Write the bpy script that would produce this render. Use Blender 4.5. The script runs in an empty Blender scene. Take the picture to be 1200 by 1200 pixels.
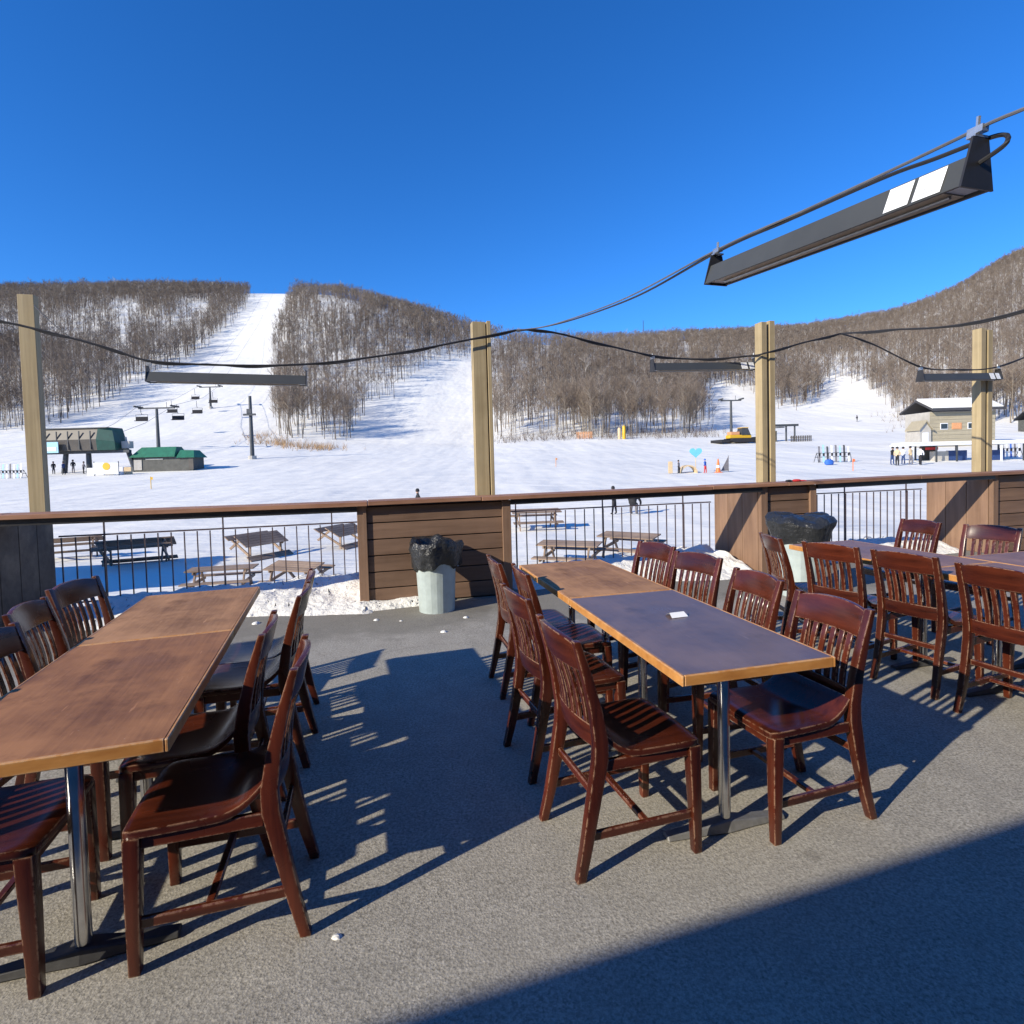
import bpy, bmesh, math, random
import numpy as np
from mathutils import Vector, Matrix, Euler

scene = bpy.context.scene
C = scene.collection
random.seed(7)
rng = np.random.default_rng(7)
R = math.radians

# ------------------------------------------------------------------ camera
F, PPX, PPY, PITCH, ROLL, CAMZ = 660.0, 600.0, 567.4, R(2.2), -0.026, 1.53
cam_data = bpy.data.cameras.new('camera')
cam = bpy.data.objects.new('camera', cam_data)
C.objects.link(cam)
CM = Euler((math.pi / 2 - PITCH, 0, 0)).to_matrix() @ Matrix.Rotation(ROLL, 3, 'Z')
cam.matrix_world = Matrix.Translation((0, 0, CAMZ)) @ CM.to_4x4()
cam_data.sensor_width = 36
cam_data.lens = F / 1200 * 36
cam_data.shift_y = -(600 - PPY) / 1200
cam_data.clip_start = 0.05
cam_data.clip_end = 5000
scene.camera = cam

# ------------------------------------------------------------------ sky, sun, exposure
SUN_EL = R(25.0)
LIGHT = Vector((0.81, 0.586, 0)).normalized()           # the way the light travels on the ground
w = bpy.data.worlds.new('World')
scene.world = w
w.use_nodes = True
wn = w.node_tree.nodes
wl = w.node_tree.links
sky = wn.new('ShaderNodeTexSky')
sky.sky_type = 'NISHITA'
sky.sun_disc = False
sky.sun_elevation = SUN_EL
sky.sun_rotation = math.atan2(-LIGHT.x, -LIGHT.y)
sky.altitude = 1500
sky.air_density = 1.0
sky.dust_density = 0.0
sky.ozone_density = 4.0
hs = wn.new('ShaderNodeHueSaturation')
hs.inputs['Saturation'].default_value = 1.22
wl.new(sky.outputs[0], hs.inputs['Color'])
tint = wn.new('ShaderNodeMix')
tint.data_type = 'RGBA'
tint.blend_type = 'MULTIPLY'
tint.inputs['Factor'].default_value = 1.0
tint.inputs[7].default_value = (0.62, 0.92, 1.22, 1)      # the deep saturated blue of a dry winter sky, the same all round
wl.new(hs.outputs[0], tint.inputs[6])
wl.new(tint.outputs[2], wn['Background'].inputs[0])
wn['Background'].inputs[1].default_value = 0.145
sl = bpy.data.lights.new('sun', 'SUN')
sl.energy = 5.0
sl.angle = R(0.55)
sl.color = (1.0, 0.905, 0.735)
sun = bpy.data.objects.new('sun', sl)
C.objects.link(sun)
ld = Vector((LIGHT.x * math.cos(SUN_EL), LIGHT.y * math.cos(SUN_EL), -math.sin(SUN_EL)))
sun.rotation_euler = ld.to_track_quat('-Z', 'Y').to_euler()
sun.location = (-20, -20, 20)
scene.view_settings.view_transform = 'Standard'
scene.view_settings.look = 'None'
scene.view_settings.gamma = 1
scene.view_settings.use_curve_mapping = False
scene.view_settings.exposure = 0.35
scene.cycles.max_bounces = 6

# ------------------------------------------------------------------ surveying helpers (photo point -> place in the world)
CMI = CM.transposed()
def ray(px, py):
    return CM @ Vector(((px - PPX) / F, -(py - PPY) / F, -1))
def P(px, py, z=0.0):
    d = ray(px, py)
    t = (z - CAMZ) / d.z
    return Vector((d.x * t, d.y * t, z))
def PD(px, py, D):
    d = ray(px, py)
    t = D / d.y
    return Vector((d.x * t, D, CAMZ + d.z * t))
def PL(px, py, k, m=0.25):
    d = ray(px, py)
    t = k / (d.y - m * d.x)
    return Vector((d.x * t, d.y * t, CAMZ + d.z * t))
CMN = np.array(CM)
def project(x, y, z):
    p = np.stack([x, y, z - CAMZ], -1) @ CMN
    return PPX + F * p[..., 0] / -p[..., 2], PPY - F * p[..., 1] / -p[..., 2]

U = Vector((0.9701, 0.2425, 0))     # along the terrace edge
N = Vector((-0.2425, 0.9701, 0))    # outward, away from the terrace
YAW = math.atan2(0.2425, 0.9701)

# ------------------------------------------------------------------ terrain
def hor(c):
    return 542 - 0.026 * (c - 600)
COLS = np.array([
    # column, foot depth, foot y, ridge depth, ridge y
    [-900, 120, 560, 400, 420], [-400, 120, 530, 400, 362], [0, 125, 512, 430, 352], [150, 122, 515, 450, 345],
    [300, 125, 516, 470, 348], [345, 126, 517, 465, 348], [400, 130, 518, 430, 348], [480, 132, 521, 400, 368], [550, 134, 521, 380, 390],
    [620, 132, 514, 360, 404], [700, 128, 513, 380, 408], [780, 130, 511, 450, 404], [850, 132, 509, 520, 398],
    [950, 136, 506, 560, 393], [1050, 130, 503, 560, 376], [1120, 122, 500, 540, 350], [1160, 120, 499, 520, 325], [1200, 118, 498, 500, 306],
    [1350, 115, 496, 480, 285], [1700, 115, 500, 470, 330], [2300, 115, 520, 450, 450]], float)
cc = np.arange(-900, 2301, 5.0)
TAB = [np.interp(cc, COLS[:, 0], COLS[:, i]) for i in range(1, 5)]
ker = np.exp(-0.5 * (np.arange(-8, 9) / 3.2) ** 2); ker /= ker.sum()
TAB = [np.convolve(np.pad(t, 8, mode='edge'), ker, mode='valid') for t in TAB]

def vnoise(x, y, s, seed=0):
    """cheap smooth noise from summed sines"""
    r = np.random.default_rng(seed)
    v = 0
    for i in range(5):
        a = r.uniform(0, 6.28); f = s * r.uniform(0.6, 1.7); ph = r.uniform(0, 6.28)
        v = v + np.sin((x * math.cos(a) + y * math.sin(a)) * f + ph)
    return v / 5

def zt(x, y):
    x = np.asarray(x, float); y = np.asarray(y, float)
    yy = np.maximum(y, 1e-3)
    c = np.clip(600 + F * x / yy, -900, 2300)
    c = np.where(y <= 0.5, np.where(x < 0, -900, 2300), c)
    Df, yf, Dr, yr = [np.interp(c, cc, t) for t in TAB]
    r = np.hypot(x, y)
    D = np.where(y > 0.35 * r, y, 0.35 * r)
    zf = CAMZ + (hor(c) - yf) / F * Df
    zr = CAMZ + (hor(c) - yr) / F * Dr
    near = np.interp(D, [0, 8, 21, 30, 48, 70], [-0.85, -0.85, -0.9, -0.5, 0.2, 1.4])
    t = np.clip((D - 70) / np.maximum(Df - 70, 1), 0, 1)
    z1 = near + (zf - 1.4) * (t * 0.75 + 0.25 * t * t)
    s = np.clip((D - Df) / (Dr - Df), 0, 1)
    g = 0.62 * s + 0.38 * s * s * (3 - 2 * s)
    z2 = zf + (zr - zf) * g
    z = np.where(D < Df, z1, z2)
    over = np.maximum(D - Dr, 0)
    z = z - np.minimum(0.3 * over, 0.8 * (zr))
    z = z + vnoise(x, y, 0.035, 3) * 2.2 * np.clip((D - 90) / 120, 0, 1) * (1 - np.clip((D - Dr * 0.85) / (Dr * 0.1), 0, 1) * 0.8)
    z = z + vnoise(x, y, 0.35, 5) * 0.06 + vnoise(x, y, 1.3, 6) * 0.02
    return z
def Z(x, y):
    return float(zt(np.array([x]), np.array([y]))[0])
def G(px, py):
    """where the view line through a photo point meets the ground"""
    d = ray(px, py)
    ts = np.geomspace(8, 900, 1600) / d.y
    zz = CAMZ + d.z * ts
    g = zt(d.x * ts, d.y * ts)
    i = int(np.argmax(zz <= g)) or len(ts) - 1
    return Vector((d.x * ts[i], d.y * ts[i], float(g[i])))
def GD(px, D):
    """ground point in a photo column at a depth"""
    x = (px - 600) / F * D
    return Vector((x, D, Z(x, D)))

# ------------------------------------------------------------------ materials
MATS = {}
class NT:
    def __init__(s, name):
        s.m = bpy.data.materials.new(name); s.m.use_nodes = True
        s.t = s.m.node_tree; s.b = s.t.nodes['Principled BSDF']; MATS[name] = s.m
    def n(s, typ, **kw):
        nd = s.t.nodes.new(typ)
        for k, v in kw.items():
            if hasattr(nd, k): setattr(nd, k, v)
            else: nd.inputs[k.replace('_', ' ')].default_value = v
        return nd
    def l(s, a, b): s.t.links.new(a, b)
    def coord(s, kind='Object', scale=(1, 1, 1)):
        c = s.n('ShaderNodeTexCoord'); m = s.n('ShaderNodeMapping')
        s.l(c.outputs[kind], m.inputs[0]); m.inputs['Scale'].default_value = scale
        return m.outputs[0]
    def noise(s, vec, scale, detail=4, rough=0.6):
        nd = s.n('ShaderNodeTexNoise'); s.l(vec, nd.inputs['Vector'])
        nd.inputs['Scale'].default_value = scale; nd.inputs['Detail'].default_value = detail; nd.inputs['Roughness'].default_value = rough
        return nd.outputs['Fac']
    def ramp(s, fac, stops):
        r = s.n('ShaderNodeValToRGB'); s.l(fac, r.inputs[0])
        e = r.color_ramp.elements
        while len(e) < len(stops): e.new(0.5)
        for el, (p, col) in zip(e, stops):
            el.position = p
            el.color = (*(col if isinstance(col, (tuple, list)) else (col,) * 3), 1)
        return r.outputs[0]
    def mix(s, fac, a, b, mode='MIX'):
        x = s.n('ShaderNodeMix', data_type='RGBA', blend_type=mode)
        for sock, v in ((x.inputs['Factor'], fac), (x.inputs[6], a), (x.inputs[7], b)):
            if isinstance(v, (int, float)): sock.default_value = v
            elif isinstance(v, tuple): sock.default_value = (*v, 1)
            else: s.l(v, sock)
        return x.outputs[2]
    def math(s, op, a, b=0.0):
        x = s.n('ShaderNodeMath', operation=op)
        for sock, v in ((x.inputs[0], a), (x.inputs[1], b)):
            if isinstance(v, (int, float)): sock.default_value = v
            else: s.l(v, sock)
        return x.outputs[0]
    def bump(s, h, dist=0.01, strength=0.5):
        b = s.n('ShaderNodeBump'); s.l(h, b.inputs['Height']); b.inputs['Distance'].default_value = dist; b.inputs['Strength'].default_value = strength
        s.l(b.outputs[0], s.b.inputs['Normal'])
    def set(s, **kw):
        for k, v in kw.items():
            i = s.b.inputs[k.replace('_', ' ')]
            if hasattr(v, 'links') or hasattr(v, 'is_linked'): s.l(v, i)
            else: i.default_value = (*v, 1) if isinstance(v, tuple) else v
    def rnd(s):
        return s.n('ShaderNodeObjectInfo').outputs['Random']

def plain(name, col, rough=0.6, metal=0.0, var=0.18, scale=8.0, bump=0.0):
    m = NT(name); v = m.coord()
    f = m.noise(v, scale)
    a = tuple(c * (1 - var) for c in col); b = tuple(min(1, c * (1 + var)) for c in col)
    m.set(Base_Color=m.ramp(f, [(0.3, a), (0.7, b)]), Roughness=rough, Metallic=metal)
    if bump: m.bump(f, bump, 0.6)
    return m.m

def wood(name, dark, light, axis, rough=0.55, grain=26.0, stretch=0.06, bump=0.003, wear=None, vary=0.0, coat=0.0, spec=0.5):
    m = NT(name)
    sc = [1, 1, 1]; sc[axis] = stretch
    v = m.coord(scale=tuple(sc))
    f = m.noise(v, grain, 6, 0.65)
    f2 = m.noise(m.coord(), 3.0, 3)
    fac = m.math('MULTIPLY_ADD', f, 0.7); m.l(m.math('MULTIPLY', f2, 0.3), fac.node.inputs[2])
    col = m.ramp(fac, [(0.34, dark), (0.66, light)])
    if vary:
        k = m.math('MULTIPLY_ADD', m.rnd(), vary); k.node.inputs[2].default_value = 1 - vary / 2
        cb = m.n('ShaderNodeCombineColor')
        for i in range(3): m.l(k, cb.inputs[i])
        col = m.mix(1.0, col, cb.outputs[0], 'MULTIPLY')
    ro = m.ramp(f2, [(0.3, rough * 0.75), (0.7, min(1, rough * 1.25))])
    if wear:
        be = m.n('ShaderNodeBevel'); be.samples = 4; be.inputs['Radius'].default_value = 0.009
        ge = m.n('ShaderNodeNewGeometry')
        dt = m.n('ShaderNodeVectorMath', operation='DOT_PRODUCT')
        m.l(be.outputs[0], dt.inputs[0]); m.l(ge.outputs['Normal'], dt.inputs[1])
        edge = m.math('SUBTRACT', 1.0, dt.outputs['Value'])
        nz = m.noise(m.coord(), 34.0, 4, 0.7)
        e2 = m.math('MULTIPLY', edge, m.ramp(nz, [(0.43, 0.0), (0.58, 1.0)]))
        sp = m.ramp(m.noise(m.coord(scale=(1, 1, 0.4)), 60.0, 3, 0.7), [(0.74, 0.0), (0.80, 0.35)])
        e3 = m.math('ADD', m.math('MULTIPLY', e2, 5.5), sp)
        e4 = m.n('ShaderNodeClamp'); m.l(e3, e4.inputs[0])
        col = m.mix(e4.outputs[0], col, wear)
    m.set(Base_Color=col, Roughness=ro)
    m.b.inputs['Specular IOR Level'].default_value = spec
    if coat: m.set(Coat_Weight=coat, Coat_Roughness=0.12)
    if bump: m.bump(f, bump, 0.5)
    return m.m

CHERRY = [wood('cherry_wood_%s' % 'xyz'[a], (0.030, 0.0062, 0.0034), (0.108, 0.0225, 0.0088), a, 0.27, 22, 0.07, 0.0012, wear=(0.42, 0.26, 0.17), vary=0.5, spec=0.5) for a in range(3)]
def table_mat(name, dark, light, rough, spec=0.4):
    m = NT(name); v = m.coord(scale=(1, 0.045, 1))
    f = m.noise(v, 70, 6, 0.75); g_ = m.noise(m.coord(scale=(1, 0.12, 1)), 9, 4, 0.6); p = m.noise(m.coord(), 2.6, 5, 0.65)
    fac = m.math('MULTIPLY_ADD', f, 0.55); m.l(m.math('MULTIPLY', g_, 0.45), fac.node.inputs[2])
    col = m.ramp(fac, [(0.36, dark), (0.62, light)])
    col = m.mix(m.ramp(p, [(0.44, 0.0), (0.66, 0.6)]), col, tuple(c * 1.5 + 0.015 for c in light))
    dk = m.ramp(m.noise(m.coord(), 4.5, 5, 0.7), [(0.56, 0.0), (0.70, 0.45)])
    col = m.mix(dk, col, tuple(c * 0.55 for c in dark))
    sc_ = m.ramp(m.noise(m.coord(scale=(1, 0.10, 1)), 55, 2, 0.5), [(0.70, 0.0), (0.74, 0.35)])
    sp = m.ramp(m.noise(m.coord(), 85, 2, 0.5), [(0.74, 0.0), (0.78, 0.4)])
    col = m.mix(sc_, col, tuple(c * 1.9 + 0.04 for c in light)); col = m.mix(sp, col, (0.5, 0.42, 0.35))
    m.set(Base_Color=col, Roughness=m.ramp(p, [(0.3, rough * 0.8), (0.7, min(1, rough * 1.35))]))
    m.b.inputs['Specular IOR Level'].default_value = spec
    m.bump(f, 0.0006, 0.4)
    return m.m
TOP_BROWN = table_mat('tabletop_brown_wood', (0.17, 0.068, 0.028), (0.33, 0.150, 0.062), 0.50, 0.22)
TOP_FAR = table_mat('tabletop_faded_wood', (0.215, 0.102, 0.046), (0.39, 0.205, 0.10), 0.62, 0.2)
TOP_SHINY = table_mat('tabletop_shiny_laminate', (0.118, 0.080, 0.076), (0.158, 0.110, 0.105), 0.31, 0.5)
TOP_RIGHT = table_mat('tabletop_reddish_laminate', (0.16, 0.085, 0.07), (0.24, 0.14, 0.115), 0.42, 0.38)
EDGE = wood('table_edge_wood', (0.36, 0.145, 0.035), (0.60, 0.29, 0.085), 0, 0.45, 18, 0.3, 0.001, wear=(0.62, 0.45, 0.28))
COUNTER = wood('counter_wood', (0.22, 0.10, 0.055), (0.42, 0.225, 0.135), 0, 0.55, 16, 0.05, 0.004, vary=0.25)
PANEL = wood('panel_brown_wood', (0.125, 0.072, 0.044), (0.215, 0.130, 0.084), 0, 0.7, 14, 0.06, 0.006, vary=0.22)
PANEL_POST = wood('panel_post_wood', (0.16, 0.092, 0.055), (0.27, 0.165, 0.105), 2, 0.7, 14, 0.06, 0.006, vary=0.15)
PANEL_SHADED = wood('shaded_panel_wood', (0.052, 0.042, 0.033), (0.10, 0.083, 0.066), 0, 0.75, 14, 0.06, 0.006, vary=0.2)  # panel wood made darker, the shade of the left wall's side put into the colour
POST = wood('treated_post_wood', (0.27, 0.205, 0.105), (0.46, 0.37, 0.215), 2, 0.7, 18, 0.03, 0.004, vary=0.15)
PICNIC = wood('picnic_wood', (0.17, 0.115, 0.08), (0.36, 0.265, 0.195), 0, 0.8, 14, 0.06, 0.006, vary=0.35)
SIDING = wood('tan_siding', (0.30, 0.26, 0.175), (0.42, 0.37, 0.265), 0, 0.8, 8, 0.05, 0.0)
BLACK_METAL = plain('black_painted_metal', (0.022, 0.022, 0.024), 0.45, 0.0, 0.3)
PICKET = plain('dark_picket_metal', (0.075, 0.052, 0.055), 0.5, 0.0, 0.25)
HOUSING = plain('heater_housing_metal', (0.052, 0.056, 0.056), 0.5, 0.0, 0.12, 3)
REFLECTOR = plain('heater_reflector_metal', (0.60, 0.47, 0.30), 0.45, 0.0, 0.2, 12)
STEEL = plain('galvanised_steel', (0.52, 0.53, 0.53), 0.42, 0.9, 0.12, 30)
CHROME = plain('worn_chrome', (0.62, 0.62, 0.62), 0.2, 1.0, 0.12, 22)
CAST = plain('cast_iron_base', (0.045, 0.045, 0.047), 0.55, 0.0, 0.3, 25)
CAST_GREY = plain('cast_grey_base', (0.20, 0.20, 0.20), 0.5, 0.3, 0.2, 25)
CAN = plain('pale_galvanised_can', (0.42, 0.49, 0.48), 0.5, 0.15, 0.12, 9)
CABLE = plain('black_cable', (0.02, 0.02, 0.022), 0.55)
STEEL_CABLE = plain('steel_cable', (0.17, 0.17, 0.18), 0.5, 0.4)
LABEL = plain('white_sticker', (0.80, 0.82, 0.84), 0.5, 0, 0.03)
PAPER = plain('white_paper', (0.85, 0.85, 0.85), 0.7, 0, 0.02)
PRINT = plain('sticker_print', (0.35, 0.37, 0.40), 0.6, 0, 0.1)
GREEN = plain('green_metal', (0.02, 0.15, 0.085), 0.5, 0, 0.2, 2)
GREENDARK = plain('dark_green_metal', (0.012, 0.07, 0.05), 0.5, 0, 0.2, 2)
SHEETGREY = plain('grey_sheet_metal', (0.075, 0.064, 0.052), 0.5, 0.0, 0.25, 0.7)
DARKSTEEL = plain('dark_steel', (0.06, 0.065, 0.07), 0.5, 0.2, 0.25, 3)
WALLDARK = plain('dark_hut_wall', (0.085, 0.085, 0.075), 0.7, 0, 0.25, 2)
PALE = plain('pale_wall', (0.42, 0.40, 0.36), 0.7, 0, 0.1, 2)
WHITE = plain('white_paint', (0.78, 0.79, 0.80), 0.6, 0, 0.05)
LTBLUE = plain('pale_blue_sign', (0.35, 0.62, 0.78), 0.5, 0, 0.08)
TURQ = plain('turquoise_paint', (0.16, 0.52, 0.60), 0.5, 0, 0.08)
BLUE = plain('blue_cloth', (0.03, 0.13, 0.50), 0.7, 0, 0.15)
NAVY = plain('navy_cloth', (0.02, 0.05, 0.16), 0.7, 0, 0.2)
RED = plain('red_cloth', (0.55, 0.03, 0.03), 0.7, 0, 0.15)
ORANGE = plain('orange_plastic', (0.75, 0.19, 0.05), 0.5, 0, 0.1)
YELLOW = plain('yellow_paint', (0.72, 0.42, 0.02), 0.45, 0, 0.1)
BEIGE = plain('beige_board', (0.62, 0.47, 0.28), 0.7, 0, 0.12)
BLACKCLOTH = plain('black_cloth', (0.018, 0.018, 0.022), 0.85, 0, 0.3)
GREYCLOTH = plain('grey_cloth', (0.16, 0.15, 0.16), 0.85, 0, 0.3)
SKIN = plain('skin', (0.50, 0.30, 0.22), 0.6, 0, 0.05)
GLASSDARK = plain('dark_window_glass', (0.03, 0.04, 0.05), 0.12, 0, 0.1)
CHARCOAL = plain('charcoal_roof', (0.05, 0.05, 0.055), 0.8, 0, 0.2, 3)
FENCEO = plain('orange_snow_fence', (0.62, 0.30, 0.14), 0.8, 0, 0.2)
GRASS = plain('dry_grass', (0.42, 0.27, 0.14), 0.9, 0, 0.25, 0.5)

def bark_mat(name, a, b, pale, attr=False):
    """bark that differs from tree to tree: brown, olive-grey and a few pale birches"""
    m = NT(name); f = m.noise(m.coord('Object', (1, 1, 0.3)), 1.4, 3)
    col = m.ramp(f, [(0.3, a), (0.7, b)])
    if attr:
        at = m.n('ShaderNodeAttribute'); at.attribute_name = 'tree'; r = at.outputs['Fac']
    else: r = m.rnd()
    k = m.ramp(r, [(0.0, (0.62, 0.60, 0.60)), (0.45, (0.95, 0.93, 0.90)), (0.8, (1.2, 1.22, 1.16)), (1.0, (1.0, 0.9, 0.82))])
    col = m.mix(1.0, col, k, 'MULTIPLY')
    col = m.mix(m.ramp(r, [(0.90, 0.0), (0.94, pale)]), col, (0.50, 0.47, 0.43))
    m.set(Base_Color=col, Roughness=0.9); m.b.inputs['Specular IOR Level'].default_value = 0.15
    return m.m
BARK = bark_mat('tree_bark', (0.14, 0.115, 0.094), (0.31, 0.268, 0.225), 0.8)
TWIG = bark_mat('bare_twigs', (0.138, 0.104, 0.081), (0.26, 0.208, 0.166), 0.25)
FARTWIG = bark_mat('far_bare_wood', (0.132, 0.104, 0.085), (0.25, 0.205, 0.170), 0.7, True)

def bag_mat():
    m = NT('black_plastic_bag'); f = m.noise(m.coord(), 14, 5, 0.6)
    m.set(Base_Color=(0.026, 0.028, 0.031), Roughness=0.27)
    m.bump(f, 0.03, 0.9); return m.m
BAG = bag_mat()

def asphalt_mat():
    m = NT('worn_asphalt'); v = m.coord()
    big = m.noise(v, 0.55, 5, 0.6); mid = m.noise(v, 5.0, 4, 0.65); fine = m.noise(v, 75, 5, 0.85); grit = m.noise(v, 160, 3, 0.7)
    col = m.ramp(fine, [(0.33, (0.125, 0.115, 0.095)), (0.47, (0.30, 0.280, 0.236)), (0.64, (0.54, 0.508, 0.435))])
    vo = m.n('ShaderNodeTexVoronoi'); m.l(v, vo.inputs['Vector']); vo.inputs['Scale'].default_value = 135
    sv = m.n('ShaderNodeSeparateColor'); m.l(vo.outputs['Color'], sv.inputs[0])
    col = m.mix(m.ramp(sv.outputs[0], [(0.70, 0.0), (0.95, 0.38)]), col, (0.52, 0.485, 0.41))
    col = m.mix(m.ramp(sv.outputs[1], [(0.74, 0.0), (0.95, 0.42)]), col, (0.075, 0.068, 0.055))
    col = m.mix(m.ramp(grit, [(0.56, 0.0), (0.70, 0.6)]), col, (0.50, 0.475, 0.42))
    col = m.mix(m.ramp(mid, [(0.35, 0.25), (0.62, 0.0)]), col, (0.15, 0.138, 0.118))
    col = m.mix(m.ramp(big, [(0.40, 0.0), (0.66, 0.35)]), col, (0.42, 0.392, 0.333))
    # damp band where the snow melts along the terrace edge, with a ragged outline
    sx = m.n('ShaderNodeSeparateXYZ'); m.l(m.coord(), sx.inputs[0])
    e = m.math('MULTIPLY_ADD', sx.outputs['X'], -0.25); m.l(sx.outputs['Y'], e.node.inputs[2])
    e = m.math('MULTIPLY_ADD', m.noise(v, 1.5, 4, 0.6), 1.7); m.l(m.math('MULTIPLY_ADD', sx.outputs['X'], -0.25), e.node.inputs[2])
    y2 = m.math('ADD', e, sx.outputs['Y'])
    damp = m.ramp(m.math('DIVIDE', y2, 10.0), [(0.655, 0.0), (0.69, 0.5)])
    wet = m.ramp(m.noise(v, 0.9, 3, 0.5), [(0.60, 0.0), (0.66, 0.5)])
    col = m.mix(damp, col, (0.125, 0.118, 0.098))
    ck = m.n('ShaderNodeTexVoronoi', feature='DISTANCE_TO_EDGE'); ck.inputs['Scale'].default_value = 0.33
    wv = m.n('ShaderNodeVectorMath', operation='ADD'); m.l(v, wv.inputs[0]); nz = m.n('ShaderNodeTexNoise'); m.l(v, nz.inputs['Vector']); nz.inputs['Scale'].default_value = 2.2; nz.inputs['Detail'].default_value = 6
    m.l(nz.outputs['Color'], wv.inputs[1]); m.l(wv.outputs[0], ck.inputs['Vector'])
    col = m.mix(m.ramp(ck.outputs['Distance'], [(0.0, 0.22), (0.0018, 0.0)]), col, (0.06, 0.055, 0.048))
    st_ = m.ramp(m.noise(v, 1.15, 5, 0.62), [(0.60, 0.0), (0.645, 0.42)])
    col = m.mix(st_, col, (0.13, 0.12, 0.102))
    salt = m.ramp(m.noise(v, 2.6, 6, 0.75), [(0.62, 0.0), (0.72, 0.35)])
    col = m.mix(salt, col, (0.46, 0.44, 0.40))
    m.set(Base_Color=col, Roughness=0.88)
    m.b.inputs['Specular IOR Level'].default_value = 0.25
    m.bump(m.math('ADD', fine, m.math('MULTIPLY', vo.outputs['Distance'], 0.5)), 0.004, 0.55)
    return m.m
ASPHALT = asphalt_mat()

def snow_mat(name, groomed):
    m = NT(name); v = m.coord()
    a = m.noise(v, 0.06, 5, 0.6); b = m.noise(v, 1.2, 5, 0.65); c = m.noise(v, 14 if not groomed else 6, 3, 0.6)
    col = m.ramp(a, [(0.35, (0.81, 0.795, 0.735)), (0.65, (0.88, 0.865, 0.79))])
    m.set(Base_Color=col, Roughness=0.75)
    m.b.inputs['Specular IOR Level'].default_value = 0.2
    if groomed:
        st = m.noise(m.coord('Object', (0.25, 1, 1)), 0.30, 5, 0.7)
        h = m.math('ADD', m.math('MULTIPLY', st, 1.6), m.math('MULTIPLY', b, 0.25))
        wv = m.noise(m.coord('Object', (1, 0.35, 0.6)), 0.055, 4, 0.6)
        h = m.math('ADD', h, m.math('MULTIPLY', wv, 7.0))
        m.bump(h, 0.6, 0.30)
    else:
        dirt = m.ramp(m.noise(v, 6, 5, 0.7), [(0.60, 0.0), (0.75, 0.35)])
        m.set(Base_Color=m.mix(dirt, col, (0.52, 0.47, 0.40)))
        m.bump(m.math('ADD', b, m.math('MULTIPLY', c, 0.4)), 0.08, 0.8)
    return m.m
SNOW = snow_mat('groomed_snow', True)
SNOWBANK = snow_mat('lumpy_snow', False)

# ------------------------------------------------------------------ mesh helpers
class MB:
    def __init__(s): s.v = []; s.f = []
    def add(s, vs, fs):
        o = len(s.v); s.v += [tuple(v) for v in vs]; s.f += [tuple(i + o for i in f) for f in fs]; return s
    def hexa(s, p):        # bottom four then top four, counter-clockwise from above
        return s.add(p, [(0, 3, 2, 1), (4, 5, 6, 7), (0, 1, 5, 4), (1, 2, 6, 5), (2, 3, 7, 6), (3, 0, 4, 7)])
    def box(s, c, d, m=None):
        x, y, z = d[0] / 2, d[1] / 2, d[2] / 2
        p = [Vector(q) for q in ((-x, -y, -z), (x, -y, -z), (x, y, -z), (-x, y, -z), (-x, -y, z), (x, -y, z), (x, y, z), (-x, y, z))]
        if m is not None: p = [m @ q for q in p]
        return s.hexa([q + Vector(c) for q in p])
    def loft(s, secs, cap=True, closed=True):
        n = len(secs[0]); vs = [q for sec in secs for q in sec]; fs = []
        for i in range(len(secs) - 1):
            for j in range(n if closed else n - 1):
                k = (j + 1) % n
                fs.append((i * n + j, i * n + k, (i + 1) * n + k, (i + 1) * n + j))
        if cap and closed:
            fs.append(tuple(range(n - 1, -1, -1))); fs.append(tuple((len(secs) - 1) * n + j for j in range(n)))
        return s.add(vs, fs)
    def tube(s, pts, rad, sides=6, cap=True):
        pts = [Vector(p) for p in pts]
        if not hasattr(rad, '__len__'): rad = [rad] * len(pts)
        secs = []
        for i, p in enumerate(pts):
            t = (pts[min(i + 1, len(pts) - 1)] - pts[max(i - 1, 0)]).normalized()
            a = t.cross(Vector((0, 0, 1)))
            if a.length < 1e-3: a = t.cross(Vector((0, 1, 0)))
            a.normalize(); b = a.cross(t)
            secs.append([p + rad[i] * (math.cos(6.28319 * k / sides) * a + math.sin(6.28319 * k / sides) * b) for k in range(sides)])
        return s.loft(secs, cap)
    def lathe(s, prof, sides=20, c=(0, 0, 0), cap=True):
        secs = [[(c[0] + r * math.cos(6.28319 * k / sides), c[1] + r * math.sin(6.28319 * k / sides), c[2] + z) for k in range(sides)] for r, z in prof]
        return s.loft(secs, cap)
    def mesh(s, name, bevel=0.0, smooth=False, seg=1):
        me = bpy.data.meshes.new(name); me.from_pydata(s.v, [], s.f); me.update()
        bm = bmesh.new(); bm.from_mesh(me)
        bmesh.ops.recalc_face_normals(bm, faces=bm.faces)
        if bevel:
            ed = [e for e in bm.edges if len(e.link_faces) == 2 and e.calc_face_angle(0) > 0.6]
            bmesh.ops.bevel(bm, geom=ed, offset=bevel, segments=seg, affect='EDGES', profile=0.6, clamp_overlap=True)
        bm.to_mesh(me); bm.free()
        if smooth:
            me.polygons.foreach_set('use_smooth', [True] * len(me.polygons))
            try: me.set_sharp_from_angle(angle=R(38))
            except Exception: pass
        return me
    def build(s, name, mat, parent=None, bevel=0.0, smooth=False, seg=1):
        return obj(name, s.mesh(name, bevel, smooth, seg), mat, parent)

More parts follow.
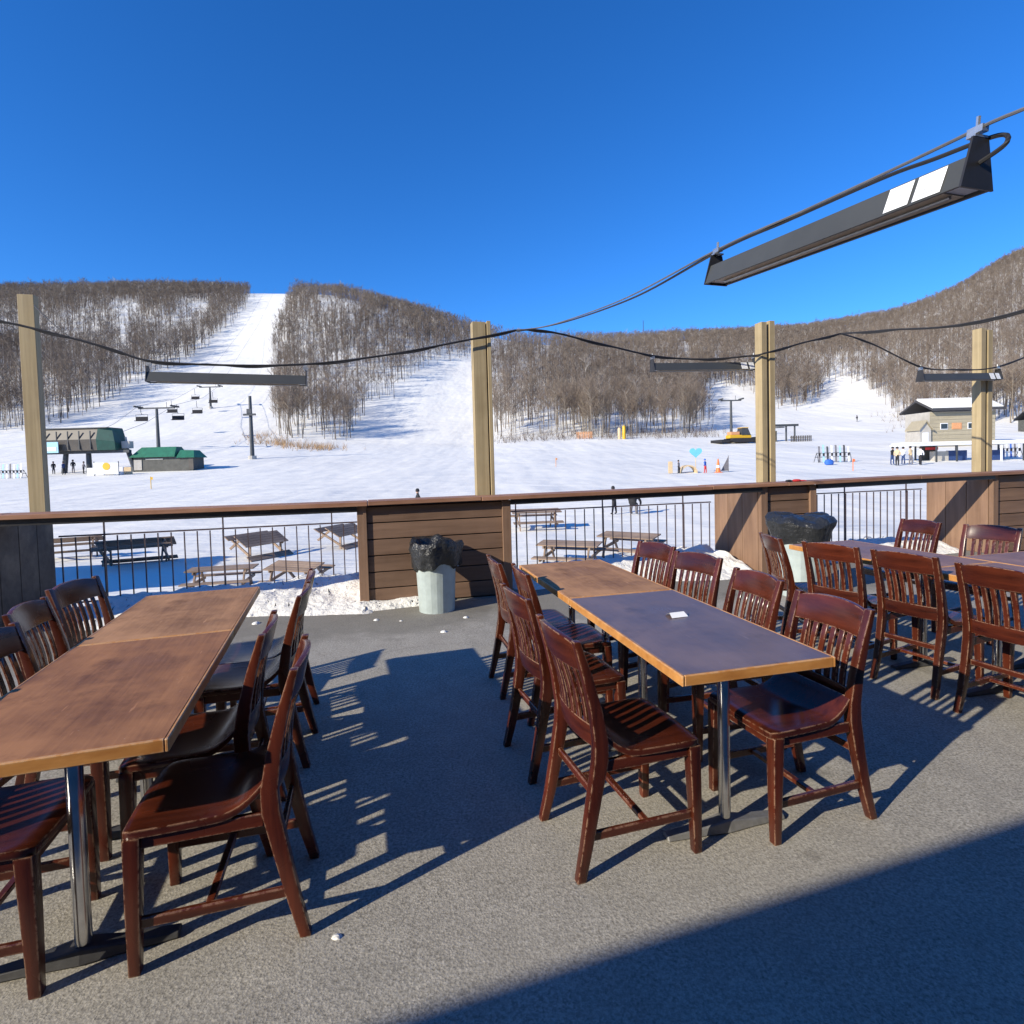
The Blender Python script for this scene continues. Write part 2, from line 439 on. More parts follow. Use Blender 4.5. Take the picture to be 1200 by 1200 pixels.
def obj(name, me, mat=None, parent=None):
    if mat is not None and not me.materials: me.materials.append(mat)
    o = bpy.data.objects.new(name, me); C.objects.link(o)
    if parent is not None: o.parent = parent
    return o
def tag(o, label, cat=None, group=None, kind=None):
    if label: o['label'] = label
    if cat: o['category'] = cat
    if group: o['group'] = group
    if kind: o['kind'] = kind
    return o
def thing(name, label, cat, loc=(0, 0, 0), rz=0.0, group=None):
    o = bpy.data.objects.new(name, None); C.objects.link(o)
    o.empty_display_size = 0.1; o.location = loc; o.rotation_euler = (0, 0, rz)
    return tag(o, label, cat, group)
def dup(root, loc, rz, label, group=None, rx=0.0, ry=0.0, scale=None):
    r = root.copy(); C.objects.link(r); r.location = loc; r.rotation_euler = (rx, ry, rz)
    r['label'] = label
    if group: r['group'] = group
    if scale: r.scale = scale
    for ch in root.children:
        c = ch.copy(); C.objects.link(c); c.parent = r
        for g in ch.children:
            d = g.copy(); C.objects.link(d); d.parent = c
    return r
def struct(o): o['kind'] = 'structure'; return o

# ------------------------------------------------------------------ ground sheet: snow field and hills
def build_terrain():
    az = np.concatenate([np.linspace(-180, -72, 28, endpoint=False), np.linspace(-72, 72, 420, endpoint=False), np.linspace(72, 180, 28, endpoint=False)]) * math.pi / 180
    rr = np.concatenate([np.linspace(2, 30, 36, endpoint=False), np.geomspace(30, 1400, 190)])
    A, RR = np.meshgrid(az, rr, indexing='ij')
    X = RR * np.sin(A); Y = RR * np.cos(A)
    ZZ = zt(X, Y)
    na, nr = A.shape
    verts = np.stack([X, Y, ZZ], -1).reshape(-1, 3)
    i, j = np.meshgrid(np.arange(na), np.arange(nr - 1), indexing='ij')
    i2 = (i + 1) % na
    faces = np.stack([i * nr + j, i * nr + j + 1, i2 * nr + j + 1, i2 * nr + j], -1).reshape(-1, 4)
    me = bpy.data.meshes.new('snow_ground'); me.from_pydata(verts.tolist(), [], faces.tolist()); me.update()
    me.polygons.foreach_set('use_smooth', [True] * len(me.polygons))
    o = obj('snow_ground', me, SNOW); struct(o)
build_terrain()

# ------------------------------------------------------------------ terrace slab
KF = 6.5                                  # front line of the bar walls: y = KF + 0.25 x
def rp(s, d=0.0, z=0.0):                  # s metres along the terrace edge, d metres outward from the front line
    p = Vector((0, KF, 0)) + U * s + N * d
    return Vector((p.x, p.y, z))
def s_at(px, d=0.0):                      # photo column -> distance along the edge, on a line d outward
    a = (px - 600) / F
    o = Vector((0, KF, 0)) + N * d
    return (a * o.y - o.x) / (U.x - a * U.y)
m = MB()
q = [rp(-9, -11.5), rp(16, -11.5), rp(16, 1.16), rp(-9, 1.16)]
m.hexa([Vector((p.x, p.y, -1.05)) for p in q] + [Vector((p.x, p.y, 0)) for p in q])
struct(m.build('asphalt_terrace', ASPHALT))

# ------------------------------------------------------------------ the lodge behind the viewpoint (its eave shades the near asphalt)
def lodge():
    a = Vector((-0.305, 1.523, 0)); d = Vector((2.42, 0.77, 0)).normalized(); nn = Vector((-d.y, d.x, 0))
    H = 3.1
    back = LIGHT * (H / math.tan(SUN_EL))
    e0 = a - back
    t = thing('lodge_building', 'lodge behind the viewpoint whose roof edge shades the near asphalt', 'building', (0, 0, 0))
    def pt(s, o, z): p = e0 + d * s + nn * o; return Vector((p.x, p.y, z))
    m = MB(); m.hexa([pt(-14, -7, H + 5.8), pt(24, -7, H + 5.8), pt(24, 0, H - 0.16), pt(-14, 0, H - 0.16), pt(-14, -7, H + 6.0), pt(24, -7, H + 6.0), pt(24, 0, H), pt(-14, 0, H)])  # roof raised steeply behind to block more sky and deepen the shade
    m.build('roof', CHARCOAL, t)
    m = MB(); m.hexa([pt(-13, -6, 0), pt(23, -6, 0), pt(23, -1.6, 0), pt(-13, -1.6, 0), pt(-13, -6, H - 0.1), pt(23, -6, H - 0.1), pt(23, -1.6, H - 0.1), pt(-13, -1.6, H - 0.1)])
    m.build('wall', PANEL, t)
    m = MB(); m.hexa([pt(-13, -7, H - .12), pt(23, -7, H - .12), pt(23, -6.1, H - .12), pt(-13, -6.1, H - .12), pt(-13, -7, H + 5.7), pt(23, -7, H + 5.7), pt(23, -6.6, H + 5.4), pt(-13, -6.6, H + 5.4)])
    m.build('rear_wall', PANEL, t)
lodge()

# ------------------------------------------------------------------ bar walls (boxes clad in boards), posts, counter, railings
def bar_wall(name, label, s0, s1, mat, z1=1.10, depth=1.0, boards=6, zadd=0.0):
    t = thing(name, label, 'wall', rp(s0), YAW, 'board-clad bar walls along the terrace edge'); t['kind'] = 'thing'
    L = s1 - s0; H = z1 + zadd
    m = MB(); m.box((L / 2, depth / 2, H / 2), (L - 0.05, depth - 0.05, H - 0.01)); m.build('core', MATS['shaded_panel_wood'] if mat is PANEL_SHADED else CHARCOAL, t)
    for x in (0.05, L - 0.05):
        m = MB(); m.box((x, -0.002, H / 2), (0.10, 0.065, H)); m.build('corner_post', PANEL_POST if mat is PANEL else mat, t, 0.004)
    bh = (H - 0.02) / boards
    for k in range(boards):
        m = MB(); m.box((L / 2, 0.006, 0.01 + bh * (k + 0.5)), (L - 0.20, 0.026, bh - 0.012)); m.build('board', mat, t, 0.003)
    for sx in (-1, 1):
        x = 0.012 if sx < 0 else L - 0.012
        nb = 3
        for k in range(nb):
            wd = (depth - 0.04) / nb
            m = MB(); m.box((x, 0.034 + wd * (k + 0.5), H / 2), (0.026, wd - 0.008, H - 0.004)); m.build('side_board', PANEL_POST if mat is PANEL else mat, t, 0.003)
    return t
SL1 = s_at(60, 1.0); SC0, SC1 = s_at(417), s_at(597); SR0, SR1 = s_at(890), s_at(955); SF0 = s_at(1162)
bar_wall('bar_wall', 'shade-darkened board bar wall at the left edge under the first post', SL1 - 3.2, SL1, PANEL_SHADED)
bar_wall('bar_wall', 'wide brown board bar wall behind the black-bagged bin in the centre', SC0, SC1, PANEL)
bar_wall('bar_wall', 'narrow brown board bar wall beside the second bin right of centre', SR0, SR1, PANEL, zadd=0.03)
bar_wall('bar_wall', 'brown board bar wall at the far right edge behind the chairs', SF0, SF0 + 2.6, PANEL, zadd=0.06)

# counter top: long planks lying across the bar walls, with open gaps between the planks
def counter_z(s):
    return float(np.interp(s, [s_at(0), s_at(420), s_at(570), s_at(900), s_at(1151), s_at(1300)], [1.165, 1.15, 1.155, 1.175, 1.215, 1.225]))
ct = thing('bar_counter', 'long reddish-brown plank bar counter running along the terrace edge', 'counter', rp(0), YAW)
joints = [SL1 - 3.4, SL1 + 0.02, s_at(430), s_at(562), s_at(830), s_at(918), s_at(1072), s_at(1330)]
for a, b in zip(joints[:-1], joints[1:]):
    lift = random.uniform(-0.003, 0.006)
    for (d0, d1) in ((-0.10, 0.06), (0.085, 0.245)):
        z0, z1 = counter_z(a) + lift, counter_z(b) + lift
        m = MB(); e = 0.004
        m.hexa([(a + e, d0, z0 - 0.045), (b - e, d0, z1 - 0.045), (b - e, d1, z1 - 0.045), (a + e, d1, z0 - 0.045), (a + e, d0, z0), (b - e, d0, z1), (b - e, d1, z1), (a + e, d1, z0)])
        m.build('plank', COUNTER, ct, 0.004)
for a, b in ((SL1, SC0), (SC1, SR0), (SR1, SF0)):
    z0, z1 = counter_z(a) - 0.048, counter_z(b) - 0.048
    m = MB(); m.hexa([(a, -0.06, z0 - 0.06), (b, -0.06, z1 - 0.06), (b, -0.02, z1 - 0.06), (a, -0.02, z0 - 0.06), (a, -0.06, z0), (b, -0.06, z1), (b, -0.02, z1), (a, -0.02, z0)])
    m.build('support_beam', BLACK_METAL, ct)

# tall wooden posts standing behind the counter
def post(label, px, ytop, pieces, d=0.36):
    s = s_at(px, d); top = PL(px, ytop, KF + d / N.y).z
    t = thing('wooden_post', label, 'post', rp(s, d), YAW, 'tall wooden posts along the terrace edge')
    for (x, wx, wy, dz) in pieces:
        m = MB(); m.box((x, 0, (top + dz) / 2 + 0.002), (wx, wy, top + dz)); m.build('timber', POST, t, 0.004)
    return t
post('tall timber post at the left edge of the terrace', 45.5, 347, [(0, 0.155, 0.10, 0)], 1.085)
post('tall timber post rising above the centre bar wall', 568, 379, [(-0.03, 0.16, 0.13, 0), (0.087, 0.045, 0.15, 0.012)])
post('double timber post above the narrow bar wall right of centre', 898, 379, [(-0.065, 0.085, 0.14, 0.0), (0.062, 0.085, 0.14, 0.02)])
post('double timber post near the right edge of the picture', 1151, 386, [(-0.07, 0.09, 0.14, 0.0), (0.068, 0.09, 0.14, -0.02)])

# black metal railings on the outer edge
def railing(label, s0, s1, hgt):
    t = thing('metal_railing', label, 'railing', rp(s0, 1.06), YAW, 'thin metal railings on the outer terrace edge')
    L = s1 - s0
    MB().box((L / 2, 0, hgt), (L, 0.03, 0.016)).build('top_rail', PICKET, t)
    MB().box((L / 2, 0, 0.07), (L, 0.025, 0.016)).build('bottom_rail', PICKET, t)
    n = int(L / 0.137)
    pk = MB().box((0, 0, hgt / 2 - 0.005), (0.012, 0.012, hgt - 0.02)).mesh('picket')
    sp = MB().box((0, 0, 0.54), (0.015, 0.015, 1.08)).mesh('support')
    for k in range(n + 1):
        x = 0.02 + (L - 0.04) * k / n
        if k % 9 == 3:
            o = obj('support', sp, PICKET, t); o.location = (x, 0.024, 0)
        o = obj('picket', pk, PICKET, t); o.location = (x, 0, 0)
railing('metal picket railing between the left post and the centre wall', SL1 + 0.02, SC0 + 0.1, 0.83)
railing('metal picket railing between the centre wall and the narrow wall', SC1 - 0.1, SR0 - 0.02, 0.87)
railing('metal picket railing between the narrow wall and the far right wall', SR1 - 0.1, SF0 - 0.02, 0.92)

# off to the left, out of view: a hut added to shade the snow
def prism_building(name, label, cat, corner, a, b, h, mat, roofmat, zb=0.0):
    t = thing(name, label, cat, corner)
    c = [Vector((0, 0, 0)), a, a + b, b]
    m = MB(); m.hexa([Vector((v.x, v.y, zb)) for v in c] + [Vector((v.x, v.y, h)) for v in c]); m.build('wall', mat, t)
    cc_ = (a + b) / 2
    g = [cc_ + (v - cc_) * 1.08 for v in c]
    m = MB(); m.hexa([Vector((v.x, v.y, h + 0.003)) for v in g] + [Vector((v.x, v.y, h + 0.16)) for v in g]); m.build('roof', roofmat, t)
    return t
prism_building('hut', 'small unseen hut left of the terrace, added to shade the snow', 'hut', (-12.6, 8.0, -1), N * 3.4, -U * 4, 3.1, WALLDARK, CHARCOAL, -0.3)

# snow lying along the terrace edge
def snow_strip(name, label, s0, s1, dfun, hfun, seed, n=70, mrow=12):
    r = np.random.default_rng(seed)
    vs = []; fs = []
    ss = np.linspace(s0, s1, n)
    for i, s in enumerate(ss):
        d0, d1 = dfun((s - s0) / (s1 - s0)); 
        for j in range(mrow):
            v = j / (mrow - 1)
            sx = s + (r.uniform(-0.03, 0.03)); dd = d0 + (d1 - d0) * v
            nx = float(vnoise(np.array(sx), np.array(dd), 5.0, seed)); nz = float(vnoise(np.array(sx), np.array(dd), 14.0, seed + 1))
            nq = float(vnoise(np.array(sx), np.array(dd), 31.0, seed + 2))
            dd += 0.09 * nx * (1 - v) + 0.03 * nz
            prof = math.sin(min(v * 1.5, 1) * math.pi / 2) * min(1, (i + 0.4) / 4, (n - 1 - i + 0.4) / 4)
            h = hfun((s - s0) / (s1 - s0)) * prof * (1 + 0.35 * nx + 0.25 * nz + 0.16 * nq)
            vs.append(rp(sx, dd, max(h, 0) - 0.012 + (0.0 if 0 < j else -0.02)))
    for i in range(n - 1):
        for j in range(mrow - 1):
            fs.append((i * mrow + j, (i + 1) * mrow + j, (i + 1) * mrow + j + 1, i * mrow + j + 1))
    m = MB(); m.add(vs, fs)
    o = m.build(name, SNOWBANK, None, smooth=True)
    o.data.polygons.foreach_set('use_smooth', [True] * len(o.data.polygons))
    tag(o, label, 'snow', 'snow lying along the terrace edge', 'stuff')
snow_strip('snow_bank', 'lumpy snow bank on the asphalt below the left railing', SL1 + 0.35, SC0 + 0.16, lambda t: (-0.05 - 0.35 * t ** 3, 1.14), lambda t: 0.12 + 0.06 * t, 11, 110, 16)
snow_strip('snow_bank', 'thin line of snow at the foot of the centre bar wall', SC0 - 0.1, SC0 + 1.0, lambda t: (-0.26 + 0.10 * t, -0.02), lambda t: 0.07, 12, 60, 8)
snow_strip('snow_bank', 'snow bank below the railing right of the centre wall', SC1 + 0.05, SR0 - 0.03, lambda t: (0.1 - 0.35 * t, 1.14), lambda t: 0.07 + 0.17 * t, 13, 90, 16)
snow_strip('snow_bank', 'snow bank below the railing beyond the second bin', SR1 + 0.05, SF0 - 0.03, lambda t: (0.2, 1.14), lambda t: 0.16, 14, 60, 14)

# small loose lumps of snow on the asphalt
for (px, py, sz) in ((441, 727, .03), (520, 741, .035), (546, 724, .03), (470, 728, .02), (395, 1099, .02), (294, 722, .05), (300, 731, .04)):
    m = MB(); pr = [(0.02, 0), (1, 0.05), (0.8, 0.4), (0.3, 0.62), (0.02, 0.66)]
    m.lathe([(r_ * sz, z_ * sz) for r_, z_ in pr], 7)
    o = m.build('snow_lump', SNOWBANK, None, smooth=True); o.location = P(px, py, -0.002); o.scale = (1, random.uniform(.6, 1.2), .8)
    tag(o, 'small loose lump of snow lying on the asphalt', 'snow', 'loose lumps of snow on the asphalt')

# ------------------------------------------------------------------ tables
TH, TW = 0.76, 0.65
def make_table(name, label, far, near, side, mat, base=CAST, cols=CHROME, wid=TW):
    """far / near: photo-surveyed corners of one long edge at table height; side +1: table lies to the right of that edge"""
    a = Vector((far.x, far.y, 0)); b = Vector((near.x, near.y, 0))
    ax = (a - b).normalized(); L = (a - b).length
    rt = Vector((ax.y, -ax.x, 0)) * side
    o = b + ax * (L / 2) + rt * (wid / 2)
    t = thing(name, label, 'table', o, math.atan2(ax.y, ax.x) - math.pi / 2, 'wooden restaurant tables on the terrace')
    L -= 0.008
    m = MB(); m.box((0, 0, TH - 0.0175), (wid - 0.022, L - 0.022, 0.035)); m.build('tabletop', mat, t, 0.0015)
    for sx in (-1, 1):
        m = MB(); m.box((sx * (wid / 2 - 0.0055), 0, TH - 0.020), (0.011, L, 0.040)); m.build('edge_strip', EDGE, t, 0.003)
        m = MB(); m.box((0, sx * (L / 2 - 0.0055), TH - 0.020), (wid - 0.0225, 0.011, 0.040)); m.build('edge_strip', EDGE, t, 0.003)
    for sy in (-1, 1):
        y = sy * (L / 2 - 0.24)
        c = MB().tube([(0, y, 0.05), (0, y, TH - 0.055)], 0.024, 14).build('column', cols, t, smooth=True)
        m = MB()
        m.loft([[(x, y - hw, 0.004), (x, y + hw, 0.004), (x, y + hw * 0.7, hh), (x, y - hw * 0.7, hh)] for x, hw, hh in ((-0.27, .028, .022), (-0.1, .036, .034), (0, .045, .05), (0.1, .036, .034), (0.27, .028, .022))])
        m.build('foot', base, t, 0.004)
        m = MB(); m.box((0, y, TH - 0.046), (0.42, 0.06, 0.018)); m.build('top_plate', CAST, t)
    return t
zT = TH
lnr, ljr, lfr = P(197, 866, zT), P(272, 738, zT), P(305, 687, zT)
ax = (lfr - lnr).normalized()
# keep the two left tables in one line
ljr = lnr + ax * (ljr - lnr).length
lfr = ljr + ax * (lfr - ljr).length
make_table('dining_table', 'brown wooden table nearest the camera at the left edge', ljr, lnr, -1, TOP_BROWN, CAST)
make_table('dining_table', 'brown wooden table pushed against the far end of the nearest left table', lfr, ljr, -1, TOP_FAR, CAST)
cn, cj, cf = P(800, 793, zT), P(666, 701, zT), P(608, 662, zT)
make_table('dining_table', 'shiny purplish table with orange wood edge and folded paper, in the centre', cj, cn, 1, TOP_SHINY, CAST_GREY)
make_table('dining_table', 'dull brown table at the far end of the shiny centre table', cf, cj, 1, TOP_FAR, CAST_GREY)
r0, r1 = P(924, 638, zT), P(1123, 675, zT)
rax = (r1 - r0).normalized()
make_table('dining_table', 'far table of the right group, its left corner beside the second bin', r0, r0 + rax * 1.2, 1, TOP_RIGHT)
make_table('dining_table', 'right-hand table behind the row of four chair backs', r0 + rax * 1.2, r0 + rax * 2.4, 1, TOP_RIGHT)
rrt = Vector((-rax.y, rax.x, 0))
rb = r0 + rax * 0.95 + rrt * (TW + 0.01)
make_table('dining_table', 'table at the right edge in front of the two far chairs', rb, rb + rax * 1.2, 1, TOP_RIGHT)

# folded paper on the centre table
pp = P(793, 722, zT)
m = MB(); m.add([(-.045, -.03, 0), (.045, -.03, 0), (.04, .0, .018), (-.04, .0, .018), (-.045, .035, 0), (.045, .035, 0)], [(0, 1, 2, 3), (3, 2, 5, 4)])
m.add([(-.045, -.029, 0.0005), (.045, -.029, 0.0005), (.04, .0, .016), (-.04, .0, .016), (-.045, .034, .0005), (.045, .034, .0005)], [(3, 2, 1, 0), (4, 5, 2, 3)])
o = m.build('folded_paper', PAPER); o.location = pp + Vector((0, 0, 0.002)); o.rotation_euler = (0, 0, 0.3)
tag(o, 'small folded white paper lying on the shiny centre table', 'paper')

# ------------------------------------------------------------------ chairs
def chair_meshes():
    D = {}
    # seat: scooped board that curls up into the back
    nx, ny = 12, 16
    def seat_pt(i, j, top):
        v = j / ny                       # 0 back, 1 front
        u = i / nx * 2 - 1
        hw = 0.193 + 0.020 * math.sin(min(1, v * 1.15) * math.pi / 2)
        if v > 0.9: hw -= 0.02 * ((v - 0.9) / 0.1) ** 2
        y = -0.205 + 0.400 * v + (0.008 * (1 - u * u) if v > 0.85 else 0)
        rise = 0.078 * max(0, (0.36 - v) / 0.36) ** 2.2
        dip = -0.010 * (1 - u * u) * math.sin(min(1, v * 1.1) * math.pi)
        z = 0.452 + rise + dip - (0.008 * ((v - 0.88) / 0.12) ** 2 if v > 0.88 else 0)
        return (u * hw, y, z if top else z - 0.026 + (-dip))
    m = MB(); vs = []; fs = []
    for top in (True, False):
        for j in range(ny + 1):
            for i in range(nx + 1): vs.append(seat_pt(i, j, top))
    K = (nx + 1) * (ny + 1)
    for j in range(ny):
        for i in range(nx):
            a = j * (nx + 1) + i; b = a + 1; c_ = a + nx + 2; d = a + nx + 1
            fs.append((a, b, c_, d)); fs.append((K + d, K + c_, K + b, K + a))
    rim = [i for i in range(nx + 1)] + [j * (nx + 1) + nx for j in range(1, ny + 1)] + [ny * (nx + 1) + i for i in range(nx - 1, -1, -1)] + [j * (nx + 1) for j in range(ny - 1, 0, -1)]
    for a, b in zip(rim, rim[1:] + rim[:1]): fs.append((a, K + a, K + b, b))
    m.add(vs, fs); D['seat'] = m.mesh('seat', 0.005, True, 2)
    # rear legs running up into the back stiles
    prof = [(-0.315, 0.0, .034, .036), (-0.285, 0.12, .036, .042), (-0.252, 0.28, .038, .050), (-0.224, 0.43, .040, .056), (-0.222, 0.50, .040, .054), (-0.240, 0.62, .038, .046), (-0.272, 0.75, .036, .038), (-0.312, 0.885, .034, .026)]
    for sx, nm in ((-1, 'rl'), (1, 'rr')):
        m = MB(); secs = []
        for (y, z, wx, wy) in prof:
            x = sx * (0.178 + 0.012 * (z / 0.885) + (0.012 if z < 0.2 else 0) * (0.2 - z) / 0.2)
            secs.append([(x - wx / 2, y - wy / 2, z), (x + wx / 2, y - wy / 2, z), (x + wx / 2, y + wy / 2, z), (x - wx / 2, y + wy / 2, z)])
        m.loft(secs); D[nm] = m.mesh('rear_leg', 0.006, True, 2)
    for sx, nm in ((-1, 'fl'), (1, 'fr')):
        m = MB(); x = sx * 0.188
        m.loft([[(x + dx - h, y - h, z), (x + dx + h, y - h, z), (x + dx + h, y + h, z), (x + dx - h, y + h, z)] for dx, y, z, h in ((sx * .006, 0.176, 0.0, .0165), (sx * .003, 0.173, 0.2, .0205), (0, 0.168, 0.40, .0240), (0, 0.167, 0.426, .0240))])
        D[nm] = m.mesh('front_leg', 0.005, True, 2)
    # curved rails across the back
    def back_y(z): return float(np.interp(z, [p[1] for p in prof], [p[0] for p in prof]))
    def rail(z0, z1, th, arch, bow):
        m = MB(); secs = []
        for k in range(13):
            u = k / 12 * 2 - 1
            x = u * (0.166 + 0.012 * z1)
            by = -bow * (1 - u * u)
            zt_ = z1 + arch * (1 - abs(u) ** 2.4); 
            y0, y1 = back_y(z0) + by, back_y(z1) + by
            secs.append([(x, y0 - th / 2, z0), (x, y0 + th / 2, z0), (x, y1 + th / 2, zt_), (x, y1 - th / 2, zt_)])
        m.loft(secs); return m.mesh('rail', 0.004, True, 2)
    D['crest'] = rail(0.765, 0.872, 0.022, 0.020, 0.028)
    D['lower'] = rail(0.468, 0.552, 0.022, 0.0, 0.022)
    ns = 6
    for k in range(ns):
        u = (k - (ns - 1) / 2) / (ns / 2) * 0.86
        m = MB(); secs = []
        for z in (0.545, 0.60, 0.66, 0.72, 0.772):
            x = u * (0.160 + 0.016 * (z - .5)); by = -0.025 * (1 - u * u) + 0.004 * math.sin((z - .545) / .227 * math.pi)
            secs.append([(x - .0135, back_y(z) + by - .006, z), (x + .0135, back_y(z) + by - .006, z), (x + .0135, back_y(z) + by + .006, z), (x - .0135, back_y(z) + by + .006, z)])
        m.loft(secs); D['slat%d' % k] = m.mesh('back_slat', 0.002, True)
    D['apron_front'] = MB().box((0, 0.172, 0.405), (0.330, 0.02, 0.045)).mesh('apron', 0.002)
    for sx, nm in ((-1, 'apron_l'), (1, 'apron_r')):
        m = MB(); m.hexa([(sx * .183 - .01, -.2, .385), (sx * .183 + .01, -.2, .385), (sx * .188 + .01, .15, .385), (sx * .188 - .01, .15, .385), (sx * .183 - .01, -.2, .428), (sx * .183 + .01, -.2, .428), (sx * .188 + .01, .15, .428), (sx * .188 - .01, .15, .428)])
        D[nm] = m.mesh('apron', 0.002)
        m = MB(); m.hexa([(sx * .182 - .009, -.262, .135), (sx * .182 + .009, -.262, .135), (sx * .189 + .009, .165, .135), (sx * .189 - .009, .165, .135), (sx * .182 - .009, -.255, .168), (sx * .182 + .009, -.255, .168), (sx * .189 + .009, .165, .168), (sx * .189 - .009, .165, .168)])
        D['st' + nm] = m.mesh('stretcher', 0.003)
    D['cross'] = MB().box((0, -0.03, 0.152), (0.352, 0.026, 0.019)).mesh('stretcher', 0.003)
    D['rear_st'] = MB().box((0, -0.243, 0.30), (0.318, 0.018, 0.032)).mesh('stretcher', 0.003)
    return D
CH = chair_meshes()
CHP = [('seat', 'seat', 1), ('rear_leg', 'rl', 2), ('rear_leg', 'rr', 2), ('front_leg', 'fl', 2), ('front_leg', 'fr', 2), ('crest_rail', 'crest', 0), ('lower_rail', 'lower', 0)] + \
      [('back_slat', 'slat%d' % k, 2) for k in range(6)] + [('apron', 'apron_front', 0), ('apron', 'apron_l', 1), ('apron', 'apron_r', 1), ('stretcher', 'stapron_l', 1), ('stretcher', 'stapron_r', 1), ('stretcher', 'cross', 0), ('stretcher', 'rear_st', 0)]
chair0 = None
def chair(x, y, face, label, group):
    """origin under the seat; face = heading of the sitter, degrees from +X"""
    global chair0
    rz = R(face - 90)
    if chair0 is None:
        chair0 = thing('wooden_chair', label, 'chair', (x, y, 0), rz, group)
        for nm, key, ax_ in CHP: obj(nm, CH[key], CHERRY[ax_], chair0)
        return chair0
    return dup(chair0, (x, y, 0), rz, label, group)
def chair_by_back(near, far, away, label, group, turn=0.0):
    """near / far: photo points of the two ends of the crest (height 0.885); away=+1 when the sitter faces right"""
    a, b = P(*near, 0.885), P(*far, 0.885)
    d = (b - a); d.z = 0
    f = Vector((d.y, -d.x, 0)).normalized() * away
    mid = (a + b) / 2
    ang = math.degrees(math.atan2(f.y, f.x)) + turn
    f = Vector((math.cos(R(ang)), math.sin(R(ang)), 0))
    o = mid + f * 0.312
    return chair(o.x, o.y, ang, label, group)
gL, gC, gR = 'chairs around the left tables', 'chairs around the centre tables', 'chairs around the right tables'
W_ = 'worn cherry-brown slat-back chair '
fl = math.degrees(math.atan2(U.y, U.x))
def by_near(px, py, ang, label, group, sgn):
    """near crest end known; ang = heading of the sitter"""
    a = P(px, py, 0.885); f = Vector((math.cos(R(ang)), math.sin(R(ang)), 0)); X = Vector((f.y, -f.x, 0))
    o = a + f * 0.312 - X * 0.19 * sgn
    return chair(o.x, o.y, ang, label, group)
# left tables, right side (sitters face left)
by_near(345, 783, 180 + fl + 1, W_ + 'nearest the camera on the right side of the left tables', gL, -1)
by_near(307, 743, 180 + fl + 2, W_ + 'second from the camera, right side of the left tables', gL, -1)
by_near(351, 698, 180 + fl - 1, W_ + 'third from the camera, right side of the left tables', gL, -1)
by_near(361, 679, 180 + fl + 3, W_ + 'farthest on the right side of the left tables', gL, -1)
# left tables, left side (sitters face right)
chair(-1.66, 1.74, fl + 2, W_ + 'cut by the bottom-left corner, seat under the table', gL)
chair(-1.86, 2.33, fl - 2, W_ + 'at the left edge, second on the left side of the table', gL)
chair_by_back((3, 722), (54, 698), 1, W_ + 'third along the left side, back rest at the left edge', gL)
chair_by_back((66, 688), (104, 677), 1, W_ + 'farthest on the left side, before the darkened wall', gL)
# centre tables, left side (sitters face right)
chair_by_back((677, 753), (630, 719), 1, W_ + 'nearest on the left side of the centre tables', gC)
chair_by_back((620, 703), (588, 683), 1, W_ + 'second from the camera, left side of the centre tables', gC)
chair_by_back((619, 674), (600, 659), 1, W_ + 'third on the left side, pushed in to the centre table', gC)
chair_by_back((586, 661), (571, 649), 1, W_ + 'farthest on the left side of the centre tables, near the bin', gC)
# centre tables, right side (sitters face left)
chair_by_back((1021, 714), (936, 691), -1, W_ + 'nearest on the right side of the shiny centre table', gC)
chair_by_back((915, 680), (864, 665), -1, W_ + 'second from the camera, right side of the centre tables', gC)
chair_by_back((845, 654), (793, 645), -1, W_ + 'third from the camera, right side of the centre tables', gC)
chair_by_back((787, 640), (753, 634), -1, W_ + 'farthest on the right side of the centre tables', gC)
# right tables, left side (backs towards the camera)
chair_by_back((920, 633), (886, 622), 1, W_ + 'leftmost of the right group, beside the second bin', gR)
chair_by_back((1004, 641), (942, 634), 1, W_ + 'second from left in the row at the right tables', gR)
chair_by_back((1099, 653), (1021, 643), 1, W_ + 'third in the row with backs to us at the right tables', gR)
chair_by_back((1216, 672), (1124, 659), 1, W_ + 'cut by the right edge, back towards us', gR)
chair_by_back((1109, 613), (1052, 607), -1, W_ + 'on the far side of the right tables, left of two', gR)
chair_by_back((1198, 619), (1130, 614), -1, W_ + 'on the far side of the right tables, at the right edge', gR)

